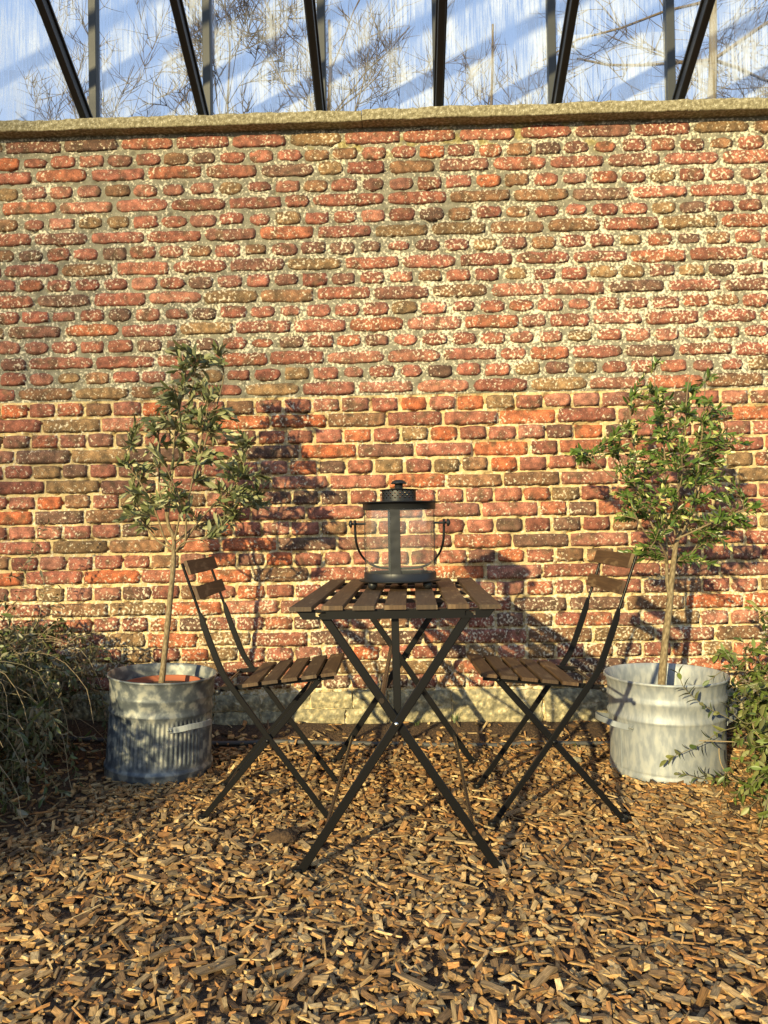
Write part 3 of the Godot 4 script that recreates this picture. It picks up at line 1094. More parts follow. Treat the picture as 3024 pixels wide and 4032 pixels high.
func build_chair(label: String, at: Vector3, turn: float, tilt: float) -> void:
	# local: +x faces the table, z is across, y up
	var c := thing("folding_chair", label, "chair", at, turn, "folding chairs at the table")
	var hw := 0.166
	for s in [-1.0, 1.0]:
		var z: float = s * hw
		var mb := MB.new()
		var p := PackedVector3Array([Vector3(0.193, 0.012, z), Vector3(0.017, 0.250, z), Vector3(-0.112, 0.432, z), Vector3(-0.128, 0.458, z), Vector3(-0.142, 0.490, z), Vector3(-0.168, 0.560, z), Vector3(-0.186, 0.612, z), Vector3(-0.190, 0.628, z), Vector3(-0.1945, 0.644, z)])
		mb.bar(p, Vector3(0, 0, 1), [0.0175, 0.0175, 0.0185, 0.019, 0.0195, 0.0195, 0.0185, 0.015, 0.009], 0.0085, 0.0016)
		put("front_leg", mb, M.black, c)
		var um := MB.new()
		um.tube(PackedVector3Array([Vector3(-0.1935, 0.636, z), Vector3(-0.250, 0.800, z)]), 0.0046, 8)
		put("upright", um, M.black, c)
		var zi: float = s * (hw - 0.011)
		var rb := MB.new()
		rb.bar(PackedVector3Array([Vector3(0.176, 0.437, zi), Vector3(-0.193, 0.012, zi)]), Vector3(0, 0, 1), 0.0175, 0.0085, 0.0016)
		put("rear_leg", rb, M.black, c)
		foot_cap(c, Vector3(0.200, 0.0, z))
		foot_cap(c, Vector3(-0.200, 0.0, zi))
		bolt(c, Vector3(0.010, 0.247, z + s * 0.005), Vector3(0, 0, s), 0.0062, M.black)
		bolt(c, Vector3(0.172, 0.434, zi + s * 0.006), Vector3(0, 0, s), 0.0062, M.black)
		var sr := MB.new()
		sr.bar(PackedVector3Array([Vector3(-0.148, 0.404, z * 0.90), Vector3(0.218, 0.440, z * 0.90)]), Vector3(0, 0, 1), 0.015, 0.011, 0.001)
		put("seat_rail", sr, M.black, c)
	for k in 5:
		var f := k / 4.0
		var x := lerpf(-0.040, 0.203, f)
		var y := lerpf(0.4285, 0.4565, f)
		var mb := MB.new()
		slat(mb, Vector3(x, y, 0.182), Vector3(x, y, -0.182), Vector3(-0.115, 1, 0).normalized(), 0.0485, 0.0105)
		put("seat_slat", mb, M.slat if k % 2 else M.slat2, c)
	for q in [[0.702, 0.043], [0.782, 0.045]]:
		var y: float = q[0]
		var x := -0.1935 - (y - 0.636) * 0.344
		var mb := MB.new()
		# slightly bowed back slat on the front of the uprights
		var up := Vector3(0.946, 0.325, 0)
		var prev := Vector3.ZERO
		slat_curved(mb, Vector3(x, y, 0), Vector3(-0.325, 0.946, 0), up, 0.36, q[1], 0.010, 0.007)
		put("backrest_slat", mb, M.slat2, c)
	rod(c, "stretcher", Vector3(-0.150, 0.060, hw - 0.012), Vector3(-0.150, 0.060, -hw + 0.012), 0.0042, M.rod)
	rod(c, "stretcher", Vector3(0.118, 0.115, hw), Vector3(0.118, 0.115, -hw), 0.0036, M.rod)
	rod(c, "stretcher", Vector3(-0.138, 0.405, hw + 0.010), Vector3(-0.138, 0.405, -hw - 0.010), 0.0042, M.rod)
	rod(c, "stretcher", Vector3(0.120, 0.372, hw - 0.01), Vector3(0.120, 0.372, -hw + 0.01), 0.0042, M.rod)
	for s in [-1.0, 1.0]:
		bolt(c, Vector3(-0.140, 0.402, s * (hw + 0.012)), Vector3(0, 0, s), 0.0085, M.lantern)
	c.rotation.z = tilt

func slat_curved(mb: MB, mid: Vector3, along_up: Vector3, out: Vector3, length: float, h: float, t: float, bow: float) -> void:
	var m := 8
	var prev := []
	var u0 := rf(0, 3)
	for k in m + 1:
		var f := float(k) / m * 2.0 - 1.0
		var z := f * length * 0.5
		var c := mid + Vector3(0, 0, z) + out * (0.0085 + bow * (f * f - 1.0) + bow * 0.9)
		var pts := [c + along_up * h * 0.5 + out * t * 0.5, c + along_up * h * 0.5 - out * t * 0.5, c - along_up * h * 0.5 - out * t * 0.5, c - along_up * h * 0.5 + out * t * 0.5]
		if k > 0:
			for j in 4:
				var q := [prev[j], prev[(j + 1) % 4], pts[(j + 1) % 4], pts[j]]
				var nn: Vector3 = (q[1] - q[0]).cross(q[3] - q[0]).normalized()
				var md: Vector3 = (q[0] + q[1] + q[2] + q[3]) * 0.25 - c
				md.z = 0
				if nn.dot(md) < 0: nn = -nn
				var ids := []
				for p in q: ids.append(mb.vert(p, nn, Vector2(u0 + along_up.dot(p) + out.dot(p), u0 + p.z)))
				mb.quad(ids[0], ids[1], ids[2], ids[3])
		if k == 0 or k == m:
			var nn := Vector3(0, 0, -1 if k == 0 else 1)
			var ids := []
			for p in pts: ids.append(mb.vert(p, nn, Vector2(u0 + p.x, u0 + p.y)))
			mb.tri(ids[0], ids[1], ids[2]); mb.tri(ids[0], ids[2], ids[3])
		prev = pts

# ------------------------------------------------------------------ lantern
func build_lantern() -> void:
	var l := thing("lantern", "black metal storm lantern with round glass standing on the table", "lantern", Vector3(-0.016, 0.7005, 0.83))
	l.scale = Vector3(1.07, 1.0, 1.07)
	# base tray with flange
	var mb := MB.new()
	mb.lathe([[0.0001, 0.024], [0.122, 0.024], [0.128, 0.027], [0.128, 0.0295], [0.112, 0.0305], [0.1115, 0.052], [0.1085, 0.053], [0.1075, 0.036], [0.0001, 0.035]], 56)
	put("base_tray", mb, M.lantern, l)
	for a in [0.62, PI - 0.62, -PI / 2]:
		var fb := MB.new()
		fb.lathe(ball_profile(0.0150, 0.0), 16, Transform3D(Basis(), Vector3(cos(a) * 0.102, 0.0150, sin(a) * 0.102)))
		put("ball_foot", fb, M.lantern, l)
	# glass cylinder
	var gl := MB.new()
	gl.lathe([[0.1045, 0.050], [0.1045, 0.262]], 64)
	put("glass", gl, M.clear, l)
	for a in [PI / 2, -PI / 2 - 0.22, 0.0, PI]:
		var pm := MB.new()
		var r := 0.1075
		var wid := 0.030 if absf(a) > 0.5 and absf(a) < 3.0 else 0.008
		var dir := Vector3(cos(a), 0, sin(a))
		var off := 0.012 if a == PI / 2 else 0.0
		var side := Vector3(-sin(a), 0, cos(a))
		pm.bar(PackedVector3Array([dir * r + side * off + Vector3(0, 0.036, 0), dir * r + side * off + Vector3(0, 0.262, 0)]), dir, wid, 0.0022, 0.0004)
		put("post", pm, M.lantern, l)
	# lid ring, lid plate, pierced chimney, cap, knob
	var lm := MB.new()
	lm.lathe([[0.1085, 0.259], [0.1125, 0.259], [0.1130, 0.279], [0.127, 0.2805], [0.127, 0.2835], [0.050, 0.288], [0.0001, 0.289]], 56)
	put("lid", lm, M.lantern, l)
	var ch := MB.new()
	var seg := 44
	var cols := 44
	var r2 := 0.0530
	# pierced band: a lattice of cells, every other cell a round-cornered hole
	var rows := 5
	var y0 := 0.286
	var y1 := 0.324
	for j in rows:
		for i in cols:
			var a0 := TAU * i / cols
			var a1 := TAU * (i + 1) / cols
			var ya := lerpf(y0, y1, float(j) / rows)
			var yb := lerpf(y0, y1, float(j + 1) / rows)
			if (i + j) % 2 == 1 and j > 0 and j < rows - 0:
				# hole: frame of eight quads round an octagon
				var outer := [[0, 0], [0.5, 0], [1, 0], [1, 0.5], [1, 1], [0.5, 1], [0, 1], [0, 0.5]]
				var ids := []
				for q in outer:
					var f: float = q[0]; var g: float = q[1]
					var o = band_point(a0, a1, ya, yb, r2, f, g)
					var e := Vector2(f - 0.5, g - 0.5).normalized() * 0.36
					var n = band_point(a0, a1, ya, yb, r2, 0.5 + e.x, 0.5 + e.y)
					ids.append([ch.vert(o[0], o[1]), ch.vert(n[0], n[1])])
				for q in 8:
					var w: Array = ids[q]; var x: Array = ids[(q + 1) % 8]
					ch.quad(w[0], x[0], x[1], w[1])
			else:
				var c0 = band_point(a0, a1, ya, yb, r2, 0.0, 0.0); var c1 = band_point(a0, a1, ya, yb, r2, 1.0, 0.0); var c2 = band_point(a0, a1, ya, yb, r2, 1.0, 1.0); var c3 = band_point(a0, a1, ya, yb, r2, 0.0, 1.0)
				ch.quad(ch.vert(c0[0], c0[1]), ch.vert(c1[0], c1[1]), ch.vert(c2[0], c2[1]), ch.vert(c3[0], c3[1]))
	put("pierced_chimney", ch, M.lantern, l)
	var cp := MB.new()
	cp.lathe([[0.0001, 0.323], [0.059, 0.323], [0.0595, 0.3255], [0.02, 0.329], [0.0125, 0.330], [0.0125, 0.345], [0.0001, 0.345]], 40)
	put("chimney_cap", cp, M.lantern, l)
	var kn := MB.new()
	kn.lathe([[0.0001, 0.3445], [0.0245, 0.3445], [0.0245, 0.347], [0.020, 0.353], [0.012, 0.3575], [0.0001, 0.359]], 24)
	put("knob", kn, M.lantern, l)
	# pivots and bail handle hanging behind
	for s in [-1.0, 1.0]:
		var pv := MB.new()
		pv.tube(PackedVector3Array([Vector3(s * 0.105, 0.214, 0), Vector3(s * 0.149, 0.214, 0)]), 0.0042, 10)
		var y := Vector3(s, 0, 0)
		pv.lathe([[0.0001, 0.0], [0.0115, 0.0], [0.0135, 0.003], [0.011, 0.007], [0.006, 0.010], [0.0001, 0.011]], 16, Transform3D(Basis(Vector3(0, -s, 0), y, Vector3(0, 0, 1)), Vector3(s * 0.147, 0.214, 0)))
		put("pivot", pv, M.lantern, l)
	var path := PackedVector3Array()
	for j in 33:
		var a := PI * j / 32.0
		var x := -cos(a)
		var drop := pow(sin(a), 0.55)
		path.append(Vector3(signf(x) * pow(absf(x), 0.62) * 0.138, 0.214 - drop * 0.158 + 0.012 * (1.0 - drop), -drop * 0.030 - 0.105 * smoothstep(0.35, 0.9, drop)))
	var hm := MB.new()
	hm.tube(path, 0.0040, 8)
	for s in [-1.0, 1.0]:
		var ring := PackedVector3Array()
		for j in 13: ring.append(Vector3(s * 0.138, 0.214 + sin(TAU * j / 12.0) * 0.0095, cos(TAU * j / 12.0) * 0.0095))
		hm.tube(ring, 0.0036, 6, false)
	put("handle", hm, M.lantern, l)

func band_point(a0: float, a1: float, ya: float, yb: float, r: float, f: float, g: float) -> Array:
	var a := lerpf(a0, a1, f)
	return [Vector3(cos(a) * r, lerpf(ya, yb, g), sin(a) * r), Vector3(cos(a), 0, sin(a))]

func ball_profile(r: float, y: float) -> Array:
	var out := []
	for k in 11:
		var a := -PI / 2 + PI * k / 10.0
		out.append([maxf(cos(a) * r, 0.0001), y + sin(a) * r])
	return out

# ------------------------------------------------------------------ zinc tubs
func strap_handle(parent: Node, r: float, y: float, az: float, half: float, reach: float, rise: float, m: Material) -> void:
	var mb := MB.new()
	var p := PackedVector3Array()
	var rad := Vector3(cos(az), 0, sin(az))
	for q in [[-1.0, 0.001, 0.0], [-0.86, 0.002, 0.004], [-0.80, 0.018, 0.010], [-0.68, 0.6, 0.5], [-0.45, 0.9, 0.9], [0.0, 1.0, 1.0], [0.45, 0.9, 0.9], [0.68, 0.6, 0.5], [0.80, 0.018, 0.010], [0.86, 0.002, 0.004], [1.0, 0.001, 0.0]]:
		var a: float = az + q[0] * half
		var on := Vector3(cos(a), 0, sin(a)) * (r + 0.002)
		var f: float = q[1] if q[1] > 0.1 else 0.0
		p.append(on + rad * reach * f + Vector3(0, y + rise * q[2], 0))
	p = smooth_path(p, 3)
	mb.bar(p, Vector3(0, 1, 0), 0.0035, 0.021, 0.001)
	var h := put("handle", mb, m, parent)
	for s in [-1.0, 1.0]:
		for e in [0.99, 0.90]:
			var a: float = az + s * half * e
			var d := Vector3(cos(a), 0, sin(a))
			var rv := MB.new()
			rv.lathe([[0.005, 0.0], [0.0042, 0.0025], [0.0001, 0.0038]], 8, Transform3D(Basis(d.cross(Vector3.UP), d, Vector3.UP * -1.0), d * (r + 0.0045) + Vector3(0, y, 0)))
			put("rivet", rv, M.zinc_dark, h)

func build_tubs() -> void:
	# fluted tub under the narrow-leaved olive
	var a := thing("zinc_tub", "weathered fluted zinc tub with patchy grey sides and one strap handle forward", "tub", Vector3(-0.946, -0.012, 0.47))
	a.rotation.z = -0.055
	var prof := []
	for q in [[0.187, 0.0], [0.195, 0.004], [0.1955, 0.034], [0.199, 0.040], [0.199, 0.047], [0.194, 0.052], [0.192, 0.058], [0.1915, 0.066]]: prof.append(q)
	for k in 9: prof.append([0.191 - 0.0006 * k, 0.066 + 0.165 * (k + 0.5) / 9.0])
	for q in [[0.187, 0.236], [0.1905, 0.243], [0.1915, 0.249], [0.188, 0.256], [0.186, 0.270], [0.188, 0.290], [0.192, 0.300], [0.1925, 0.308], [0.190, 0.316], [0.193, 0.350], [0.197, 0.366], [0.201, 0.368], [0.203, 0.372], [0.201, 0.376], [0.196, 0.376], [0.192, 0.366], [0.188, 0.345], [0.184, 0.30], [0.182, 0.22], [0.181, 0.17]]: prof.append(q)
	var mb := MB.new()
	mb.lathe(prof, 288, Transform3D(), 1)
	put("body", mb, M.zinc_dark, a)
	strap_handle(a, 0.190, 0.205, 0.62, 0.52, 0.045, 0.018, M.zinc_light)
	strap_handle(a, 0.190, 0.205, 0.62 + PI, 0.52, 0.045, 0.018, M.zinc_light)
	var tp := MB.new()
	tp.lathe([[0.105, 0.02], [0.142, 0.285], [0.150, 0.288], [0.150, 0.318], [0.147, 0.322], [0.140, 0.320], [0.137, 0.290], [0.0001, 0.288]], 48)
	var tpo := thing("terracotta_pot", "red terracotta plant pot set inside the fluted zinc tub", "pot", Vector3(-0.935, 0.005, 0.47))
	var tpb := put("pot_body", tp, M.terracotta, tpo)
	var ts := MB.new()
	ts.lathe([[0.138, 0.300], [0.07, 0.306], [0.0001, 0.309]], 24)
	put("potting_soil", ts, M.soil, tpo)
	# plain tub under the broad-leaved olive
	var b := thing("zinc_tub", "pale plain zinc tub with two side handles partly behind the leafy shrub", "tub", Vector3(0.960, -0.012, 0.485))
	var pb := [[0.200, 0.0], [0.2065, 0.003], [0.2065, 0.020], [0.2035, 0.026], [0.2035, 0.034], [0.2055, 0.038], [0.2035, 0.044], [0.203, 0.10], [0.204, 0.17], [0.2055, 0.202], [0.2105, 0.210], [0.2115, 0.217], [0.208, 0.224], [0.2055, 0.232], [0.2045, 0.245], [0.2065, 0.262], [0.2115, 0.274], [0.2125, 0.283], [0.2095, 0.292], [0.2075, 0.300], [0.209, 0.322], [0.214, 0.340], [0.2195, 0.344], [0.2215, 0.349], [0.2195, 0.354], [0.215, 0.353], [0.209, 0.338], [0.203, 0.31], [0.200, 0.26], [0.198, 0.20], [0.197, 0.12]]
	var mc := MB.new()
	mc.lathe(pb, 128, Transform3D(), 2)
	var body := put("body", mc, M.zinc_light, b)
	var seam := MB.new()
	seam.bar(PackedVector3Array([Vector3(cos(2.75) * 0.205, 0.03, sin(2.75) * 0.205), Vector3(cos(2.75) * 0.206, 0.20, sin(2.75) * 0.206)]), Vector3(cos(2.75), 0, sin(2.75)), 0.007, 0.003, 0.001)
	put("seam", seam, M.zinc_light, b)
	strap_handle(b, 0.206, 0.185, PI - 0.18, 0.50, 0.058, 0.020, M.zinc_light)
	strap_handle(b, 0.206, 0.185, -0.18, 0.50, 0.058, 0.020, M.zinc_light)
	var so := MB.new()
	so.lathe([[0.198, 0.21], [0.1, 0.214], [0.0001, 0.216]], 40)
	put("potting_soil", so, M.soil, b)

# ------------------------------------------------------------------ leaves
func leaf_mesh(width: float, curl: float, m: Material) -> ArrayMesh:
	# unit-long leaf along +y, facing +z, with a crease and a slight curl
	var mb := MB.new()
	mb.colored = true
	var rows := [[0.0, 0.05], [0.22, 0.72], [0.48, 1.0], [0.76, 0.72], [1.0, 0.03]]
	for r in rows:
		var y: float = r[0]
		var z := -curl * y * y
		var w: float = r[1] * width * 0.5
		mb.vert(Vector3(-w, y, z + w * 0.35), Vector3(-0.3, 0, 1).normalized(), Vector2(0, y))
		mb.vert(Vector3(0, y, z), Vector3(0, 0, 1), Vector2(0.5, y))
		mb.vert(Vector3(w, y, z + w * 0.35), Vector3(0.3, 0, 1).normalized(), Vector2(1, y))
	for k in rows.size() - 1:
		var a := k * 3
		mb.quad(a, a + 1, a + 4, a + 3)
		mb.quad(a + 1, a + 2, a + 5, a + 4)
	return mb.mesh(m)

func leaf_xf(at: Vector3, dir: Vector3, face: Vector3, length: float) -> Transform3D:
	var y := dir.normalized()
	var x := y.cross(face)
	if x.length() < 0.01: x = y.cross(Vector3(0.3, 0.2, 1))
	x = x.normalized()
	return Transform3D(Basis(x * length, y * length, x.cross(y) * length), at)

func any_perp(d: Vector3) -> Vector3:
	var r := Vector3(rf(-1, 1), rf(-1, 1), rf(-1, 1))
	return (r - d * r.dot(d)).normalized()

func leafy(path: PackedVector3Array, from: float, step: float, length: float, spread: float, cols: Array, xf: Array, out: Array, droop := 0.0, tip_col = null) -> void:
	# opposite pairs of leaves along a twig
	var total := 0.0
	for k in path.size() - 1: total += path[k].distance_to(path[k + 1])
	var s := total * from
	var turn := rf(0, PI)
	while s < total + step * 0.5:
		var acc := 0.0
		var p := path[path.size() - 1]
		var d := (p - path[path.size() - 2]).normalized()
		for k in path.size() - 1:
			var l := path[k].distance_to(path[k + 1])
			if acc + l >= s:
				p = path[k].lerp(path[k + 1], (s - acc) / l); d = (path[k + 1] - path[k]).normalized()
				break
			acc += l
		var a := any_perp(d).cross(d).normalized()
		a = a.rotated(d, turn)
		turn += PI / 2 + rf(-0.3, 0.3)
		for sg in [-1.0, 1.0]:
			if rng.randf() < 0.08: continue
			var sp := spread * rf(0.6, 1.35)
			var end := s > total - step * 1.3
			if end: sp *= 0.45
			var dir: Vector3 = (d * cos(sp) + a * sg * sin(sp) + Vector3(0, -droop * rf(0.3, 1.2), 0)).normalized()
			var face: Vector3 = (d - dir * d.dot(dir)).normalized() + Vector3(rf(-0.35, 0.35), rf(0, 0.4), rf(-0.35, 0.35))
			var c: Color = cols[rng.randi() % cols.size()]
			if end and tip_col != null and rng.randf() < 0.75: c = tip_col
			var g := rf(0.8, 1.2)
			xf.append(leaf_xf(p, dir, face, length * rf(0.7, 1.2) * (0.85 if end else 1.0)))
			out.append(Color(c.r * g, c.g * g, c.b * g))
		s += step * rf(0.8, 1.2)

func build_olive(called: String, label: String, zw: float, trunks: Array, limbs: Array, tips: Array, o: Array, par: Dictionary) -> void:
	var base := px(o[0] + trunks[0][0][0] / o[2], o[1] + trunks[0][0][1] / o[2], zw)
	var t := thing(called, label, "tree", Vector3(base.x, base.y, base.z), 0.0, "potted olive trees")
	var origin := base
	var tm := MB.new()
	for tr in trunks:
		var p := smooth_path(pxs(tr.slice(0, tr.size() - 2), o[0], o[1], o[2], zw), 4)
		var rad := []
		for k in p.size():
			p[k] -= origin
			rad.append(lerpf(tr[tr.size() - 2], tr[tr.size() - 1], float(k) / (p.size() - 1)) * rf(0.95, 1.06))
		# root end goes down into the pot
		if tr == trunks[0]:
			p.insert(0, p[0] + Vector3(0, -0.05, 0)); rad.insert(0, rad[0] * 1.1)
		tm.tube(p, rad, 10)
	put("trunk", tm, M.bark, t)
	var bm := MB.new()
	var nodes := []
	for lb in limbs:
		var pts := pxs(lb.slice(1), o[0], o[1], o[2], zw)
		var dz: float = lb[0]
		for k in pts.size():
			pts[k].z += dz * float(k) / (pts.size() - 1)
			pts[k] -= origin
		pts = smooth_path(pts, 4)
		var rad := []
		for k in pts.size(): rad.append(lerpf(par.limb, 0.0016, float(k) / (pts.size() - 1)))
		bm.tube(pts, rad, 6, false)
		for k in pts.size():
			if k > 1: nodes.append([pts[k], (pts[k] - pts[k - 1]).normalized()])
	var xf := []
	var cols := []
	for tp in tips:
		var ends := []
		for c in par.copies:
			var q := px(o[0] + (tp[0] + (0.0 if c == 0 else rf(-45, 45))) / o[2], o[1] + (tp[1] + (0.0 if c == 0 else rf(-30, 50))) / o[2], zw)
			q.z += rf(-par.deep, par.deep) * (0.5 if c == 0 else 1.0)
			ends.append(q - origin)
		for e in ends:
			var best := 99.0
			var nb = nodes[0]
			for nn in nodes:
				var dd: Vector3 = e - nn[0]
				var dist := dd.length() + maxf(0.0, -dd.y) * 1.5 + absf(dd.length() - par.reach) * 0.4
				if dist < best:
					best = dist; nb = nn
			var a: Vector3 = nb[0]
			var mid: Vector3 = a.lerp(e, 0.5) + nb[1] * 0.02 + Vector3(rf(-0.008, 0.008), -0.006, rf(-0.008, 0.008))
			var p := smooth_path(PackedVector3Array([a, mid, e]), 4)
			var rad := []
			for k in p.size(): rad.append(lerpf(0.0022, 0.0009, float(k) / (p.size() - 1)))
			bm.tube(p, rad, 4, false)
			leafy(p, par.bare, par.step, par.leaf, par.spread, par.colors, xf, cols, 0.0, par.tip)
	put("branches", bm, M.bark, t)
	put_many("foliage", leaf_mesh(par.width, par.curl, par.mat), xf, cols, t)

func build_olives() -> void:
	rng.seed = 601
	build_olive("olive_tree", "slender olive tree with narrow grey-green leaves in the fluted tub", 0.47,
		[[[470, 2190], [500, 1900], [530, 1600], [545, 1440], [548, 1340], 0.0115, 0.0085], [[548, 1345], [545, 1250], [515, 1180], [500, 1085], 0.0085, 0.0060]],
		[[0.02, [505, 1150], [535, 900], [545, 760], [560, 600], [600, 400], [640, 170]],
		[0.05, [555, 1345], [625, 1290], [640, 1100], [690, 850], [740, 650], [790, 420]],
		[-0.04, [600, 1310], [720, 1130], [850, 1000], [960, 880], [1000, 700]],
		[0.10, [565, 1340], [640, 1285], [790, 1265]],
		[0.06, [540, 1320], [490, 1250], [440, 1080], [350, 900], [285, 800], [300, 690]],
		[-0.08, [540, 1335], [420, 1270], [340, 1190], [270, 1060]],
		[-0.05, [505, 1110], [450, 950], [445, 700], [430, 560], [480, 390]],
		[0.12, [545, 1290], [600, 1150], [620, 1000], [560, 820]],
		[-0.12, [550, 1300], [680, 1180], [860, 1110], [1000, 1050]],
		[-0.02, [690, 850], [760, 600], [860, 250], [850, 100]],
		[0.03, [560, 600], [640, 420], [690, 230], [700, 110]]],
		[[620, 70], [700, 80], [860, 50], [845, 130], [480, 360], [520, 430], [600, 250], [720, 300], [790, 330], [900, 470], [990, 650], [940, 620], [1085, 870], [1080, 990], [1000, 950], [960, 850], [870, 1060], [900, 1100], [800, 1200], [650, 450], [380, 530], [420, 600], [300, 660], [320, 780], [285, 860], [295, 960], [260, 1060], [310, 1170], [370, 1060], [560, 1000], [520, 900], [730, 760], [760, 560], [850, 740], [640, 640], [580, 1040], [470, 1010], [800, 920], [690, 880], [560, 380], [640, 160], [670, 340], [600, 520], [700, 480], [820, 560], [700, 180], [760, 420], [440, 720], [940, 760], [1030, 1010], [860, 1140], [400, 820], [620, 1080], [340, 1120], [500, 520], [580, 680]],
		[350.0, 1350.0, 1.6387],
		{"limb": 0.0048, "copies": 4, "deep": 0.13, "reach": 0.10, "bare": 0.16, "step": 0.0135, "leaf": 0.050, "spread": 0.48, "width": 0.27, "curl": 0.06, "mat": M.leaf,
		"colors": [Color(0.18, 0.20, 0.080), Color(0.24, 0.25, 0.12), Color(0.14, 0.165, 0.065), Color(0.30, 0.305, 0.16), Color(0.12, 0.145, 0.055)], "tip": Color(0.36, 0.36, 0.19)})
	rng.seed = 602
	build_olive("olive_tree", "bushy olive tree with glossy dark green leaves in the pale tub", 0.485,
		[[[690, 2190], [715, 1900], [740, 1700], [750, 1580], [768, 1400], [790, 1250], [830, 1170], 0.0145, 0.0075], [[742, 1600], [725, 1500], [722, 1250], 0.0075, 0.0055]],
		[[0.04, [722, 1270], [715, 1100], [700, 800], [690, 600], [640, 350], [615, 120]],
		[-0.05, [722, 1290], [640, 1150], [560, 950], [470, 750], [380, 580]],
		[0.08, [722, 1280], [600, 1230], [500, 1100], [420, 960]],
		[0.02, [795, 1240], [790, 1050], [800, 800], [830, 560], [850, 250], [870, 130]],
		[-0.06, [800, 1240], [900, 1080], [980, 850], [1060, 650], [1170, 590]],
		[0.10, [790, 1230], [960, 1140], [1100, 1070], [1220, 1010]],
		[-0.10, [760, 1290], [700, 1130], [620, 900], [540, 600], [525, 290]],
		[0.05, [840, 1170], [900, 950], [930, 650], [945, 420], [945, 200]],
		[0.12, [730, 1400], [690, 1330], [610, 1240], [540, 1290]],
		[-0.12, [770, 1400], [850, 1350], [940, 1330], [1040, 1220]],
		[0.07, [700, 1050], [560, 870], [390, 840], [260, 760], [130, 640]],
		[0.14, [780, 1200], [740, 1000], [760, 850], [735, 700]]],
		[[612, 90], [945, 190], [530, 260], [370, 545], [125, 640], [200, 700], [460, 470], [530, 460], [580, 350], [640, 260], [790, 350], [910, 330], [960, 370], [1040, 430], [1185, 565], [1130, 940], [1230, 1000], [1240, 1140], [1200, 1080], [1050, 1230], [1000, 1190], [950, 1370], [870, 1360], [560, 1290], [520, 1330], [500, 1100], [400, 940], [450, 1050], [430, 760], [390, 640], [480, 640], [560, 800], [600, 700], [650, 760], [700, 600], [760, 700], [740, 900], [830, 850], [960, 750], [970, 830], [1010, 650], [1080, 570], [900, 560], [850, 450], [720, 450], [680, 370], [640, 1090], [700, 1110], [560, 920], [520, 860], [880, 950], [1000, 980], [1060, 1100], [780, 1080], [930, 1100], [650, 950], [820, 1000], [1100, 720], [590, 1180], [760, 560], [520, 720], [630, 560], [940, 480], [1000, 520], [700, 750], [880, 700], [800, 620], [600, 1050], [480, 980], [1080, 820], [860, 1080], [680, 870]],
		[2200.0, 1400.0, 1.7015],
		{"limb": 0.0045, "copies": 4, "deep": 0.15, "reach": 0.09, "bare": 0.10, "step": 0.0125, "leaf": 0.034, "spread": 0.75, "width": 0.33, "curl": 0.10, "mat": M.leaf_gloss,
		"colors": [Color(0.085, 0.145, 0.030), Color(0.115, 0.185, 0.038), Color(0.060, 0.110, 0.022), Color(0.15, 0.21, 0.055), Color(0.09, 0.155, 0.032)], "tip": Color(0.40, 0.42, 0.14)})

# ------------------------------------------------------------------ shrubs at both sides
func arc_stem(a: Vector3, dir: Vector3, length: float, sag: float, wob: float) -> PackedVector3Array:
	var p := PackedVector3Array([a])
	var d := dir.normalized()
	var n := 9
	for k in n:
		d = (d + Vector3(rf(-wob, wob), -sag / n * (0.4 + k * 0.25) + rf(-wob, wob) * 0.6, rf(-wob, wob))).normalized()
		p.append(p[p.size() - 1] + d * (length / n))
		if p[p.size() - 1].y < 0.02: p[p.size() - 1].y = 0.02 + rf(0, 0.02)
	return p

